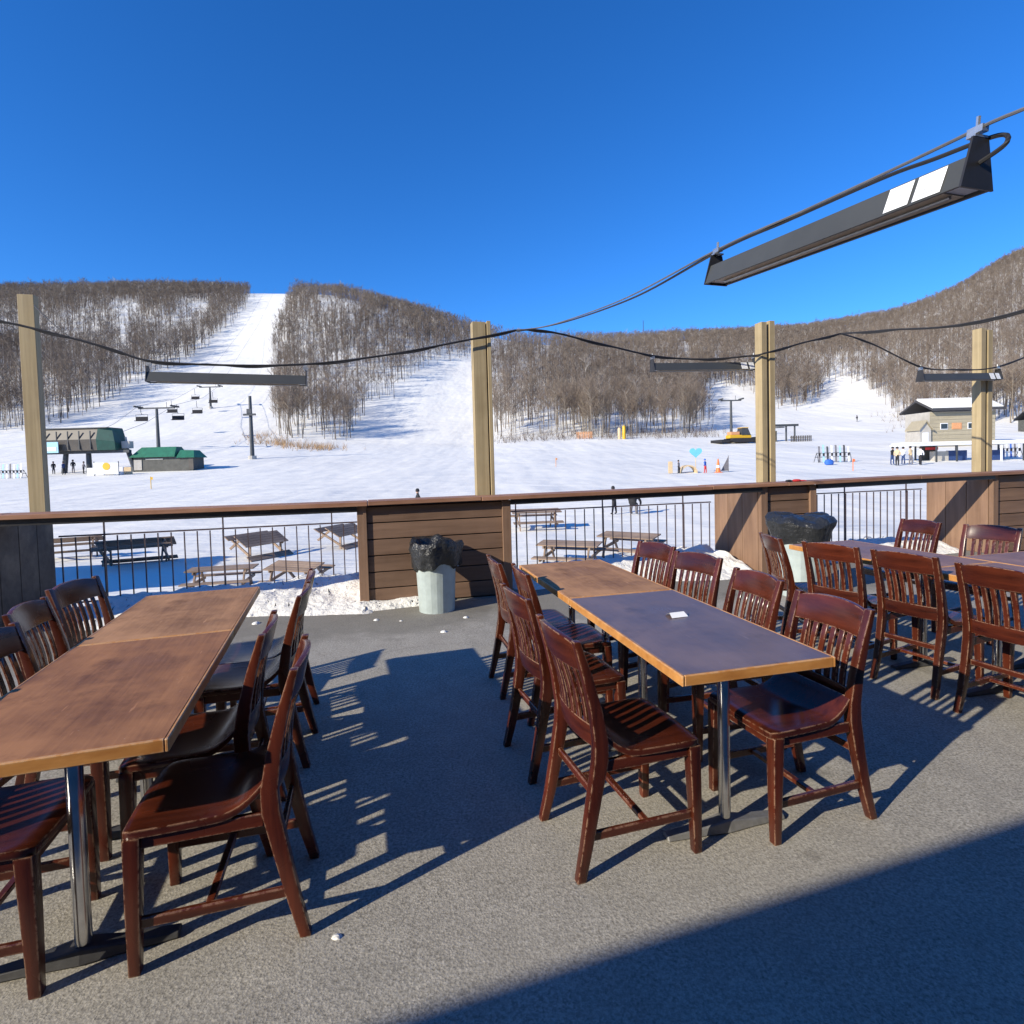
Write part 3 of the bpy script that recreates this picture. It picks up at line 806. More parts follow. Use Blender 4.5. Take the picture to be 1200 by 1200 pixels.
# ------------------------------------------------------------------ bins with black liners
def bin_(label, loc, r, h, bagw, seed, puff, dome=False):
    t = thing('trash_can', label, 'trash can', loc, 0, 'metal bins with black liners')
    m = MB(); n = 40; secs = []
    for z, k in ((0.0, .86), (0.01, .86), (h * .5, .93), (h * .97, 1.0), (h, 1.03)):
        secs.append([(math.cos(6.28319 * i / n) * r * k * (1 + (.004 if i % 2 else -.004) * (0 < z < h * .96)), math.sin(6.28319 * i / n) * r * k * (1 + (.004 if i % 2 else -.004) * (0 < z < h * .96)), z) for i in range(n)])
    m.loft(secs); m.build('body', CAN, t)
    rr = np.random.default_rng(seed)
    ph = rr.uniform(0, 6.28, 6)
    m = MB(); n = 48; secs = []
    prof = [(.96, h - .20, .9), (1.10, h - .17, 1.0), (1.16, h - .06, .8), (1.14 + puff, h + .03, .8), (1.06 + puff, h + .075, .8), (.88 + puff * .6, h + .06, .6), (.7, h - .04, .4), (.4, h - .12, .3), (.05, h - .14, 0)]
    if dome: prof = [(.96, h - .20, .7), (1.12, h - .17, 1.0), (1.2, h - .07, 1.0), (1.34, h + .0, .8), (1.36, h + .045, .8), (1.22, h + .09, .8), (1.0, h + .11, .7), (.72, h + .10, .8), (.4, h + .115, .5), (.03, h + .10, 0)]
    for kk, wz, wob in prof:
        sec = []
        for i in range(n):
            a = 6.28319 * i / n
            q = 1 + wob * (.055 * math.sin(3 * a + ph[0]) + .04 * math.sin(7 * a + ph[1] + wz * 9) + .03 * math.sin(13 * a + ph[2] - wz * 14))
            zz = wz + wob * (.035 * math.sin(2 * a + ph[3]) + .02 * math.sin(5 * a + ph[4]) + .012 * math.sin(11 * a + ph[5]))
            sec.append((math.cos(a) * r * kk * q * bagw, math.sin(a) * r * kk * q * bagw, zz))
        secs.append(sec)
    m.loft(secs, cap=False); m.build('liner', BAG, t, smooth=True)
    MB().tube([(r * .97, -.03, h * .74), (r * 1.1, -.03, h * .70), (r * 1.1, .03, h * .70), (r * .97, .03, h * .74)], .006, 6).build('handle', STEEL, t)
b1 = P(515, 720, 0) + N * 0.20
bin_('pale metal bin with shiny black liner before the centre wall', b1, 0.215, 0.66, 1.06, 3, 0.10)
b2 = PD(938, 640, 6.15); b2.z = 0
bin_('pale metal bin with puffed black liner behind the right table', b2, 0.25, 0.76, 1.0, 5, 0.24, True)

# ------------------------------------------------------------------ overhead heaters and cables
def heater(label, a, b, w_near=0.15, labels=False, labside=-1):
    """a, b: the two hanging points on the cable"""
    d = b - a; L = d.length; ang = math.atan2(d.y, d.x); pit = math.atan2(d.z, math.hypot(d.x, d.y))
    t = thing('strip_heater', label, 'heater', a, 0, 'black strip heaters hung from cables')
    t.rotation_euler = Euler((0, -pit, ang))
    x0, x1 = -0.02, L + 0.02
    top, bot = -0.080, -0.182; wt, wb = 0.038, 0.074
    m = MB(); e = 0.012
    prof = [(-wb, bot), (-wt, top), (wt, top), (wb, bot), (wb - e, bot), (wt - e * .6, top - e), (-wt + e * .6, top - e), (-wb + e, bot)]
    m.loft([[(x, y, z) for y, z in prof] for x in (x0, x1)]); m.build('housing', HOUSING, t)
    m = MB(); m.box(((x0 + x1) / 2, 0, bot + 0.008), (L - 0.10, (wb - .016) * 1.8, 0.006)); rf = m.build('reflector', REFLECTOR, t)
    MB().tube([(x0 + .08, 0, bot + .000), (x1 - .08, 0, bot + .000)], .007, 8).build('heating_tube', STEEL, rf)
    for x, s in ((x0, -1), (x1, 1)):
        m = MB(); m.hexa([(x - .004, -wb - .002, bot - .003), (x + .004, -wb - .002, bot - .003), (x + .004, wb + .002, bot - .003), (x - .004, wb + .002, bot - .003), (x - .004, -.036, -.02), (x + .004, -.036, -.02), (x + .004, .036, -.02), (x - .004, .036, -.02)])
        o = m.build('end_bracket', BLACK_METAL, t); o.location.x = s * .005
        m = MB(); m.box((x, 0, bot + .012), (0.09, (wb - .016) * 1.8, 0.005)); o = m.build('end_strip', LABEL, t); o.location.x = -s * .05
        m = MB(); m.box((0, 0, 0), (.05, .03, .022)); m.tube([(0, 0, -.03), (0, 0, .045)], .007, 6); m.box((0, 0, -.022), (.03, .06, .008))
        o = m.build('cable_clamp', STEEL, t); o.location = (x - s * .005, 0, .006)
    if labels:
        ny = labside
        for k, (f0, f1) in enumerate(labels):
            m = MB(); 
            def pt(x, v): 
                y = ny * (wt + (wb - wt) * v + .003); z = top + (bot - top) * v; return (x, y, z)
            xa, xb = x0 + (x1 - x0) * f0, x0 + (x1 - x0) * f1
            q = [pt(xa, .06), pt(xb, .06), pt(xb, .94), pt(xa, .94)]
            nrm = Vector((0, ny, .25)).normalized() * .0012
            m.add([Vector(v) for v in q] + [Vector(v) + nrm for v in q], [(0, 1, 2, 3), (7, 6, 5, 4), (0, 4, 5, 1), (1, 5, 6, 2), (2, 6, 7, 3), (3, 7, 4, 0)])
            lb = m.build('label', LABEL, t)
            for r_ in range(5):
                v0 = .16 + .15 * r_
                mm = MB(); a_ = xa + (xb - xa) * .12; b_ = xa + (xb - xa) * (.6 if r_ % 2 else .85)
                qq = [Vector(pt(a_, v0)) + nrm * 1.6, Vector(pt(b_, v0)) + nrm * 1.6, Vector(pt(b_, v0 + .03)) + nrm * 1.6, Vector(pt(a_, v0 + .03)) + nrm * 1.6]
                mm.add(qq, [(0, 1, 2, 3)]); mm.build('print_line', PRINT, lb)
    return t
HK = 6.74
h1n, h1f = P(1140, 158, 2.60), P(843, 294, 2.70)
h1 = heater('large dark strip heater with two white labels hanging upper right', h1f, h1n, labels=[(.80, .87), (.882, .955)], labside=-1)
pa, pb = PL(176, 427, HK), PL(356, 432, HK)
heater('thin dark strip heater hanging before the left ski run', pa, pb)
HB = 7.06
pc, pd_ = PL(766, 419, HB), PL(882, 418, HB)
heater('dark strip heater with white labels left of the double post', pc, pd_, labels=[(.84, .9), (.92, .97)], labside=-1)
pe, pf = PL(1080, 432, HK), PL(1168, 431, HK)
heater('dark strip heater hanging across the right double post', pe, pf, labels=[(.84, .9), (.92, .97)], labside=-1)

def smooth_path(pts, n=8):
    pts = [Vector(p) for p in pts]; out = []
    for i in range(len(pts) - 1):
        p0, p1, p2, p3 = pts[max(i - 1, 0)], pts[i], pts[i + 1], pts[min(i + 2, len(pts) - 1)]
        for k in range(n):
            t = k / n
            out.append(0.5 * ((2 * p1) + (p2 - p0) * t + (2 * p0 - 5 * p1 + 4 * p2 - p3) * t * t + (3 * p1 - p0 - 3 * p2 + p3) * t ** 3))
    out.append(pts[-1]); return out
def cable(name, label, pts, r, mat, spiral=0.0, n=8):
    pth = smooth_path(pts, n)
    m = MB(); m.tube(pth, r, 6)
    if spiral:
        p2 = [p + Vector((0, 0.3 * spiral * math.cos(i * 0.9), spiral * math.sin(i * 0.7) - spiral * .6)) for i, p in enumerate(pth)]
        m.tube(p2, r * 0.8, 6)
    o = m.build(name, mat, None, smooth=True)
    return tag(o, label, 'cable', 'cables strung above the terrace')
node1 = PL(604, 387, HK)
node2 = PL(985, 391, HK)
cable('overhead_cable', 'black cable sagging from left of frame to the centre post, carrying the left heater',
      [PL(-60, 362, HK), PL(0, 376, HK), PL(60, 390, HK), PL(130, 409, HK), PL(176, 423, HK), PL(266, 428, HK), PL(356, 427, HK), PL(440, 418, HK), PL(520, 404, HK), node1], 0.012, CABLE, 0.012)
cable('overhead_cable', 'black cable sagging between the centre post and the double post',
      [node1, PL(640, 388, HK), PL(700, 402, HK + .1), PL(766, 417, HB), PL(824, 421, HB), PL(880, 417, HB - .2), PL(898, 413.5, HK), PL(940, 402, HK), node2], 0.012, CABLE, 0.012)
cable('overhead_cable', 'thin black cable dropping right to the heater at the right double post',
      [node2, PL(1020, 402, HK + .1), PL(1080, 430, HK), PL(1124, 433, HK), PL(1168, 430, HK), PL(1240, 405, HK), PL(1330, 385, HK)], 0.010, CABLE, 0.008)
q1 = PL(1090, 380, HK) ; 
nb = [node2 + (-N) * t for t in (0.0, 0.7, 2.1, 5.0)]
nb[1].z = PD(1040, 386, nb[1].y).z - 0.01; nb[2].z = PD(1200, 369, nb[2].y).z; nb[3].z = nb[2].z + 0.25
cable('overhead_cable', 'black cable running right from the double post towards the lodge', nb, 0.013, CABLE, 0.012)
dirv = (h1n - h1f)
far_h = h1f + Vector((0, 0, 0.012)); near_h = h1n + Vector((0, 0, 0.012))
g1 = node1 * 0.45 + far_h * 0.55; g1.z = PD(725, 354, g1.y).z
c1 = node1.copy()
cable('overhead_cable', 'steel cable rising from the centre post past the large heater',
      [c1, PL(645, 381, HK - .35), PD(725, 353, g1.y + 0.15), far_h, (far_h + near_h) / 2 + Vector((0, 0, -.006)), near_h, near_h + dirv * .4 + Vector((0, 0, .03)), near_h + dirv * 2.2 + Vector((0, 0, .35))], 0.006, STEEL_CABLE, 0.0)
cable('power_cord', 'black power cord looping from the end of the large heater along its cable',
      [node1 + Vector((.02, -.02, -.02)), PL(660, 378, HK - .4), PD(740, 350, g1.y), far_h + Vector((0, 0, -.012)), (far_h * .62 + near_h * .38) + Vector((0, 0, -.016)), (far_h * .25 + near_h * .75) + Vector((0, 0, -.02)),
       near_h - dirv * .1 + Vector((0, 0, -.035)), near_h + dirv.normalized() * 0.03 + Vector((.05, 0, -.03)), near_h + dirv.normalized() * 0.075 + Vector((.03, 0, -.075)), near_h + dirv.normalized() * .02 + Vector((0, 0, -.115))], 0.0075, CABLE, 0.0, 10)
cable('thin_wire', 'thin wire from the top of the left post down to the cable',
      [PL(40, 358, HK + .45), PL(58, 376, HK + .2), PL(80, 394, HK)], 0.006, CABLE)

# little red and black bundle on the counter
o = thing('glove', 'red and black glove lying on the counter by the double post', 'glove', PL(932, 569, KF - .02) , YAW)
o.location.z = counter_z(s_at(932)) + .002
m = MB(); m.lathe([(.012, 0), (.035, .004), (.04, .015), (.025, .03), (.008, .033)], 10); b_ = m.build('palm', RED, o, smooth=True); b_.scale = (1.9, 1, 1); b_.location.x = .02
m = MB(); m.lathe([(.012, 0), (.028, .004), (.032, .016), (.02, .027), (.006, .03)], 10); b_ = m.build('cuff', BLACKCLOTH, o, smooth=True); b_.scale = (1.6, 1, 1); b_.location.x = -.10
for k in range(4):
    m = MB(); m.tube([(.08, -.026 + k * .017, .014), (.12, -.03 + k * .02, .013), (.15, -.032 + k * .021, .008)], [.009, .008, .004], 6); m.build('finger', RED, o, smooth=True)

# ------------------------------------------------------------------ picnic tables on the snow below
def picnic_proto(label):
    t = thing('picnic_table', label, 'picnic table', (0, 0, 0), 0, 'wooden picnic tables on the snow')
    pl = MB().box((0, 0, 0), (1.85, 0.135, 0.04)).mesh('top_plank', 0.004)
    for k in range(5):
        o = obj('top_plank', pl, PICNIC, t); o.location = (0, -0.30 + 0.15 * k, 0.75)
    for sy in (-1, 1):
        for k in range(2):
            o = obj('bench_plank', pl, PICNIC, t); o.location = (0, sy * (0.62 + 0.145 * k), 0.45)
    for sx in (-1, 1):
        x = sx * 0.66
        for sy in (-1, 1):
            m = MB(); m.hexa([(x - .02, sy * .62 - .05, 0), (x + .02, sy * .62 - .05, 0), (x + .02, sy * .62 + .05, 0), (x - .02, sy * .62 + .05, 0), (x - .02, sy * .24 - .05, .72), (x + .02, sy * .24 - .05, .72), (x + .02, sy * .24 + .05, .72), (x - .02, sy * .24 + .05, .72)])
            m.build('leg', PICNIC, t)
        MB().box((x + sx * .042, 0, .385), (.04, 1.5, .09)).build('bench_support', PICNIC, t)
        MB().box((x + sx * .042, 0, .69), (.04, .72, .08)).build('top_support', PICNIC, t)
    return t
pt0 = None
for (px, py, yaw, rx, sink, scl, label) in (
        (84, 656, 28, -16, .14, .8, 'half-hidden picnic table beside the left post'),
        (160, 664, 26, -22, .24, .92, 'long tilted picnic table in the blue shadow behind the left railing'),
        (300, 652, 62, 30, .16, .74, 'tipped picnic table with sunlit top above the left railing'),
        (398, 640, 70, 28, .16, .74, 'tipped picnic table just left of the centre bar wall'),
        (262, 692, 12, 0, .06, .68, 'grey picnic table half sunk in snow behind the far end of the left tables'),
        (350, 690, -20, 14, .05, .62, 'leaning picnic table behind the chairs of the left tables'),
        (628, 620, 6, 6, .1, .95, 'farthest picnic table, just right of the centre bar wall'),
        (668, 660, -22, 4, .15, .78, 'near picnic table behind the far end of the centre tables'),
        (738, 652, -35, 6, .1, .78, 'picnic table behind the chairs at the far end of the centre tables')):
    g = G(px, py); z = g.z - sink + abs(math.sin(R(rx))) * 0.5 * scl
    if pt0 is None:
        pt0 = picnic_proto(label); pt0.location = (g.x, g.y, z); pt0.rotation_euler = (R(rx), 0, R(yaw)); pt0.scale = (scl,) * 3
    else: dup(pt0, (g.x, g.y, z), R(yaw), label, rx=R(rx), scale=(scl,) * 3)

# ------------------------------------------------------------------ people
def body_mesh(name, joints, edges, mats, cuts, sub=1):
    me = bpy.data.meshes.new(name)
    me.from_pydata([j[0] for j in joints], edges, []); me.update()
    o = bpy.data.objects.new('tmp_body', me); C.objects.link(o)
    sk = o.modifiers.new('skin', 'SKIN'); sk.use_smooth_shade = True
    for v, j in zip(me.skin_vertices[0].data, joints): v.radius = (j[1], j[2] if len(j) > 2 else j[1])
    me.skin_vertices[0].data[0].use_root = True
    sb = o.modifiers.new('sub', 'SUBSURF'); sb.levels = sub; sb.render_levels = sub
    dg = bpy.context.evaluated_depsgraph_get()
    out = bpy.data.meshes.new_from_object(o.evaluated_get(dg))
    bpy.data.objects.remove(o); bpy.data.meshes.remove(me)
    out.name = name; out.materials.clear()
    for m_ in mats: out.materials.append(m_)
    for p in out.polygons:
        z = p.center.z; k = 0
        for c_ in cuts:
            if z > c_: k += 1
        p.material_index = min(k, len(mats) - 1); p.use_smooth = True
    return out
def person_mesh(name, stride, arm, lean, jacket, trousers):
    J = [((0, 0, .95), .15, .11), ((0, lean * .4, 1.18), .155, .11), ((0, lean * .8, 1.40), .17, .11), ((0, lean, 1.50), .06), ((0, lean + .01, 1.60), .085, .10), ((0, lean + .02, 1.70), .085, .10),
         ((-.10, stride * .5, .52), .075), ((-.10, stride * .9, .10), .055), ((-.10, stride * .9 + .12, .05), .045),
         ((.10, -stride * .5, .52), .075), ((.10, -stride * .9, .10), .055), ((.10, -stride * .9 + .12, .05), .045),
         ((-.20, lean * .8, 1.38), .065), ((-.24, lean * .7 - arm * .3, 1.14), .055), ((-.19, lean * .7 + .10 - arm * .1, .92), .04),
         ((.20, lean * .8, 1.38), .065), ((.24, lean * .7 + arm * .3, 1.14), .055), ((.19, lean * .7 + .14 + arm * .1, .92), .04)]
    E = [(0, 1), (1, 2), (2, 3), (3, 4), (4, 5), (0, 6), (6, 7), (7, 8), (0, 9), (9, 10), (10, 11), (2, 12), (12, 13), (13, 14), (2, 15), (15, 16), (16, 17)]
    return body_mesh(name, J, E, [trousers, jacket, SKIN], [.98, 1.53])
PMESH = {}
def person(label, loc, rz, h, jacket, trousers, stride=.12, group='people out on the snow', hat=BLACKCLOTH):
    key = (jacket.name, trousers.name, stride)
    if key not in PMESH: PMESH[key] = person_mesh('body', stride, .3, .05, jacket, trousers)
    t = thing('person', label, 'person', loc, rz, group)
    t.scale = (h / 1.78,) * 3
    obj('body', PMESH[key], None, t)
    m = MB(); m.lathe([(.118, 1.63), (.122, 1.70), (.105, 1.77), (.06, 1.815), (.01, 1.825)], 12, (0, .055, 0)); m.build('hat', hat, t, smooth=True)
    return t
g = G(720, 603)
person('person in black walking past beyond the railing right of the centre wall', g, 1.2, 1.18, BLACKCLOTH, BLACKCLOTH)
g2 = G(740, 604)
t = thing('person', 'person crouching on the snow beside the walker in black', 'person', g2, -.6, 'people out on the snow')
cm = body_mesh('body', [((0, 0, .42), .15, .12), ((0, .10, .60), .16, .11), ((0, .26, .74), .16, .11), ((0, .34, .80), .06), ((0, .40, .86), .085), ((0, .44, .94), .085),
    ((-.12, .30, .46), .08), ((-.12, .22, .12), .06), ((-.12, .36, .05), .05), ((.12, .30, .46), .08), ((.12, .22, .12), .06), ((.12, .36, .05), .05),
    ((-.22, .28, .70), .06), ((-.24, .44, .52), .05), ((-.16, .58, .38), .04), ((.22, .28, .70), .06), ((.24, .44, .52), .05), ((.16, .58, .38), .04)],
    [(0, 1), (1, 2), (2, 3), (3, 4), (4, 5), (0, 6), (6, 7), (7, 8), (0, 9), (9, 10), (10, 11), (2, 12), (12, 13), (13, 14), (2, 15), (15, 16), (16, 17)], [GREYCLOTH, BLACKCLOTH, BLACKCLOTH], [.45, .79])
obj('body', cm, None, t)
MB().lathe([(.10, .90), (.11, .96), (.09, 1.02), (.02, 1.05)], 12, (0, .44, 0)).build('hat', BLACKCLOTH, t, smooth=True)
g = GD(490, 24.0)
person('person in dark clothes whose head shows above the counter over the centre wall', g, 2.0, 1.28, BLACKCLOTH, BLACKCLOTH)
for i, (px, D, h, ja, tr, lb) in enumerate(((64, 71, 1.6, BLACKCLOTH, BLACKCLOTH, 'skier in black nearest the left post at the lift station'), (76, 70, 1.65, NAVY, BLACKCLOTH, 'skier in navy waiting under the pale blue sign'), (87, 71.5, 1.7, BLACKCLOTH, GREYCLOTH, 'skier with grey trousers in the middle of the lift queue'), (99, 70.5, 1.55, GREYCLOTH, BLACKCLOTH, 'skier in grey jacket left of the yellow disc'),
        (1046, 52, 1.65, BLACKCLOTH, NAVY, 'skier in black jacket left of the white canopy'), (1052, 51, 1.7, BEIGE, BLACKCLOTH, 'person in beige jacket left of the white canopy'), (1059, 52.5, 1.6, WHITE, NAVY, 'person in white jacket at the corner of the canopy'), (1068, 51.5, 1.7, BEIGE, GREYCLOTH, 'person in beige standing under the canopy edge'), (1079, 51.0, 1.65, WHITE, BLACKCLOTH, 'person in white jacket and black trousers under the canopy'),
        (1005, 150, 1.75, BLACKCLOTH, BLACKCLOTH, 'lone skier high on the right-hand ski run'), (796, 48, 1.15, GREYCLOTH, BLACKCLOTH, 'child in grey beside the beige board in the play area'), (827, 47.5, 1.2, BLUE, RED, 'child in blue jacket and red trousers in the play area'))):
    person(lb, GD(px, D), random.uniform(0, 6), h, ja, tr, stride=.08, hat=(BLUE if ja is BLUE else BLACKCLOTH))

# ------------------------------------------------------------------ children's play area
def at_ground(px, D): return GD(px, D)
g = at_ground(786, 48)
t = thing('marker_board', 'beige marker board at the left end of the play area', 'board', g); MB().box((0, 0, .55), (.38, .04, 1.0)).build('panel', BEIGE, t, .01); MB().tube([(0, .05, 0), (0, .05, 1.1)], .03, 6).build('stake', BEIGE, t)
g = at_ground(816, 48.5)
t = thing('heart_sign', 'turquoise heart sign on a post in the play area', 'sign', g)
hp = [(16 * math.sin(a) ** 3, 13 * math.cos(a) - 5 * math.cos(2 * a) - 2 * math.cos(3 * a) - math.cos(4 * a)) for a in np.linspace(0, 2 * math.pi, 28, endpoint=False)]
m = MB(); m.loft([[(x * .034, y_, 1.75 + z_ * .03) for x, z_ in hp] for y_ in (-.03, .03)]); m.build('heart', TURQ, t)
MB().tube([(0, .06, 0), (0, .06, 1.6)], .03, 6).build('post', BEIGE, t)
g = at_ground(808, 48.2)
t = thing('play_tunnel', 'low beige tunnel arch between the children in the play area', 'play arch', g)
m = MB(); pa_ = [(math.cos(a) * .75, 0, math.sin(a) * .7) for a in np.linspace(0, math.pi, 9)]
m.loft([[(x, y_, z_) for x, _, z_ in pa_] + [(x * .85, y_, z_ * .85) for x, _, z_ in reversed(pa_)] for y_ in (0, .9)]); m.build('arch', BEIGE, t)
g = at_ground(842, 48)
t = thing('traffic_cone', 'tall orange cone in the play area', 'cone', g); MB().lathe([(.22, .05), (.17, .3), (.11, .75), (.05, 1.15), (.01, 1.18)], 12).build('cone', ORANGE, t, smooth=True); MB().box((0, 0, .025), (.55, .55, .05)).build('base', ORANGE, t, .01); MB().lathe([(.165, .42), (.135, .62)], 12, cap=False).build('stripe', WHITE, t)
g = at_ground(850, 48.3)
t = thing('slalom_flag', 'dark triangular flag at the right end of the play area', 'flag', g); MB().tube([(.3, 0, 0), (.3, 0, 1.4)], .03, 6).build('pole', GREYCLOTH, t)
m = MB(); m.loft([[(-.35, y_, .1), (.28, y_, .1), (.28, y_, 1.3)] for y_ in (-.015, .015)]); m.build('cloth', GREYCLOTH, t)
for px, D, mt, lb in ((1000, 46, ORANGE, 'small orange stake in the snow right of the ski rack'), (177, 46, YELLOW, 'small yellow stake in the snow above the left railing'), (652, 62, FENCEO, 'faint orange stake beyond the centre wall')):
    g = at_ground(px, D); t = thing('marker_stake', lb, 'stake', g); MB().tube([(0, 0, 0), (0, 0, 1.0)], .035, 6).build('stake', mt, t); MB().box((.09, 0, .85), (.16, .02, .22)).build('flag', mt, t)

# ------------------------------------------------------------------ ski racks
def ski_rack(label, px, D, n, cols, rz=0.0):
    g = at_ground(px, D)
    t = thing('ski_rack', label, 'ski rack', g, rz, 'racks of skis on the snow')
    Lr = n * .42
    fr = MB(); fr.box((0, 0, .95), (Lr, .06, .06)); fr.box((0, .35, .55), (Lr, .06, .06))
    fr.build('bar', DARKSTEEL, t)
    for sx in (-1, 1):
        MB().tube([(sx * Lr / 2, -.35, 0), (sx * Lr / 2, 0, .97)], .03, 6).tube([(sx * Lr / 2, .55, 0), (sx * Lr / 2, 0, .97)], .03, 6).build('leg', DARKSTEEL, t)
    for k in range(n):
        x = -Lr / 2 + .21 + k * .42
        m = MB(); hh = random.uniform(1.55, 1.85)
        for dx in (-.05, .05):
            m.loft([[(x + dx - .04, -.16 + .10 * f, z), (x + dx + .04, -.16 + .10 * f, z), (x + dx + .04, -.145 + .10 * f, z), (x + dx - .04, -.145 + .10 * f, z)] for f, z in ((0, .02), (.5, hh * .5), (1, hh * .95), (1.6, hh))])
        sk_ = m.build('ski_pair', cols[k % len(cols)], t)
        MB().box((x, -.16, .80), (.16, .07, .30)).build('binding', BLACKCLOTH, sk_)
    return t
ski_rack('rack of skis standing on the snow right of the double post', 977, 57, 8, [GREYCLOTH, LTBLUE, BLACKCLOTH, WHITE])
ski_rack('rack of pale skis left of the left post', 10, 66, 9, [WHITE, GREYCLOTH, WHITE, LTBLUE])
ski_rack('small rack of skis at the far right beyond the canopy', 1184, 58, 5, [GREYCLOTH, WHITE, BLUE])
g = at_ground(972, 53); t = thing('equipment_bag', 'blue bag lying on the snow before the ski rack', 'bag', g)
m = MB(); m.lathe([(.05, 0), (.30, .05), (.34, .25), (.26, .48), (.08, .55)], 12); o = m.build('body', BLUE, t, smooth=True); o.scale = (1.3, .8, 1)
MB().tube([(-.2, 0, .5), (0, 0, .68), (.2, 0, .5)], .025, 6).build('strap', NAVY, t)

# ------------------------------------------------------------------ chair-lift station at the left
def lift_station():
    g = at_ground(105, 72); sc_ = 72 / F
    t = thing('lift_station', 'chairlift station with grey pod and dark green end behind the left post', 'lift station', g)
    def X(px): return (px - 105) * sc_
    zb, zt_ = 2.75, 5.5
    x0, x1 = X(50), X(146)
    m = MB(); y0, y1 = -1.6, 1.6
    m.loft([[(x, y0, zb), (x, y0 - .15, (zb + zt_) / 2), (x, y0 + .35, zt_), (x, y1 - .35, zt_), (x, y1 + .15, (zb + zt_) / 2), (x, y1, zb)] for x in (x0, X(127))]); pod = m.build('pod', SHEETGREY, t)
    for k in range(6):
        xx = x0 + (X(127) - x0) * (k + .5) / 6
        MB().box((xx, y0 - .12, (zb + zt_) / 2 - .1), (.09, .12, 2.3)).build('rib', DARKSTEEL, pod)
    m = MB(); m.loft([[(X(127) + .003, y0, zb), (X(127) + .003, y0 - .15, 4.1), (X(127) + .003, y0 + .3, zt_ + .1), (X(127) + .003, y1 - .3, zt_ + .1), (X(127) + .003, y1, zb)], [(X(146), y0 + .3, zb), (X(146), y0 + .2, 3.8), (X(141), y0 + .6, zt_), (X(141), y1 - .6, zt_), (X(146), y1 - .3, zb)]]); m.build('end_cap', GREENDARK, t)
    MB().box((X(98), 0, zt_ + .06), (X(127) - x0 + .3, 2.9, .12)).build('roof', DARKSTEEL, t)
    MB().box((X(105), -.6, zb - .18), (x1 - x0 + 1.2, .5, .34)).build('beam', DARKSTEEL, t)
    for (xa, xb) in ((X(80), X(76)), (X(106), X(106)), (X(152), X(161))):
        MB().tube([(xa, 0, zb), (xb, 0, -.3)], [.28, .34], 8).build('leg', DARKSTEEL, t)
    m = MB(); m.tube([(X(152), 0, 3.0), (X(150), 0, 4.4)], .12, 6); m.box((X(152), 0, 3.4), (1.0, .8, .9)); m.build('motor_box', PALE, t)
    sg = MB().box((X(74), -2.1, 3.2), (2.7, .08, 1.35)).build('sign', LTBLUE, t); MB().box((X(74), -2.15, 3.0), (2.3, .04, .5)).build('sign_band', WHITE, sg)
    MB().tube([(X(60), -2.05, 0), (X(60), -2.05, 2.6)], .06, 6).build('sign_post', DARKSTEEL, t)
lift_station()
g = at_ground(126, 67)
t = thing('banner', 'white banner with a yellow disc below the lift station', 'banner', g)
m = MB(); m.loft([[(x, y_, .15 + .05 * math.sin(x * 3)) for x, y_ in ((-1.5, -.02), (-1.5, .02))] + [(x, y_, 1.55) for x, y_ in ((-1.5, .02), (-1.5, -.02))], [(1.4, -.02, .15), (1.4, .02, .15), (1.4, .02, 1.5), (1.4, -.02, 1.5)]]); m.build('cloth', WHITE, t)
m = MB(); m.loft([[(math.cos(a) * .45 + .0, y_, 1.1 + math.sin(a) * .45) for a in np.linspace(0, 6.2832, 18, endpoint=False)] for y_ in (-.06, -.03)]); m.build('disc', YELLOW, t)
for x in (-1.5, 1.4): MB().tube([(x, .05, 0), (x, .05, 1.7)], .05, 6).build('post', DARKSTEEL, t)
g = at_ground(160, 68.5)
t = thing('padded_barrier', 'white padding and low barrier at the foot of the lift station', 'barrier', g)
for k, (x, mt) in enumerate(((-5.4, WHITE), (-4.3, WHITE), (-3.2, PALE), (-1.9, WHITE), (-.9, BEIGE))):
    MB().box((x, 0, .45), (.95, .25, .9)).build('pad', mt, t, .06)

def hut_green():
    g = at_ground(200, 73); sc_ = 73 / F
    t = thing('operator_hut', 'low dark hut with green hipped roof right of the lift station', 'hut', g)
    def X(px): return (px - 200) * sc_
    a, b = X(163), X(237)
    MB().box(((a + b) / 2, 0, .7), (b - a - .7, 2.6, 2.0)).build('wall', WALLDARK, t)
    m = MB(); z0, z1 = 1.7, 3.0
    m.hexa([(a, -1.7, z0), (X(215), -1.7, z0), (X(215), 1.7, z0), (a, 1.7, z0), (a + 1.0, -.6, z1), (X(212), -.6, z1), (X(212), .6, z1), (a + 1.0, .6, z1)]); m.build('roof', GREEN, t)
    m = MB(); m.hexa([(X(216), -1.6, 1.55), (b, -1.6, 1.55), (b, 1.6, 1.55), (X(216), 1.6, 1.55), (X(217), -.7, 2.55), (b - .5, -.7, 2.5), (b - .5, .7, 2.5), (X(217), .7, 2.55)]); m.build('roof', GREEN, t)
    MB().box((X(171), -1.35, .75), (1.0, .06, 1.3)).build('window', PALE, t); MB().box((X(190), -1.34, 1.45), (2.2, .05, .18)).build('sign_board', PALE, t)
    MB().box((X(232), -1.34, .8), (.6, .06, 1.5)).build('door', SHEETGREY, t)
hut_green()

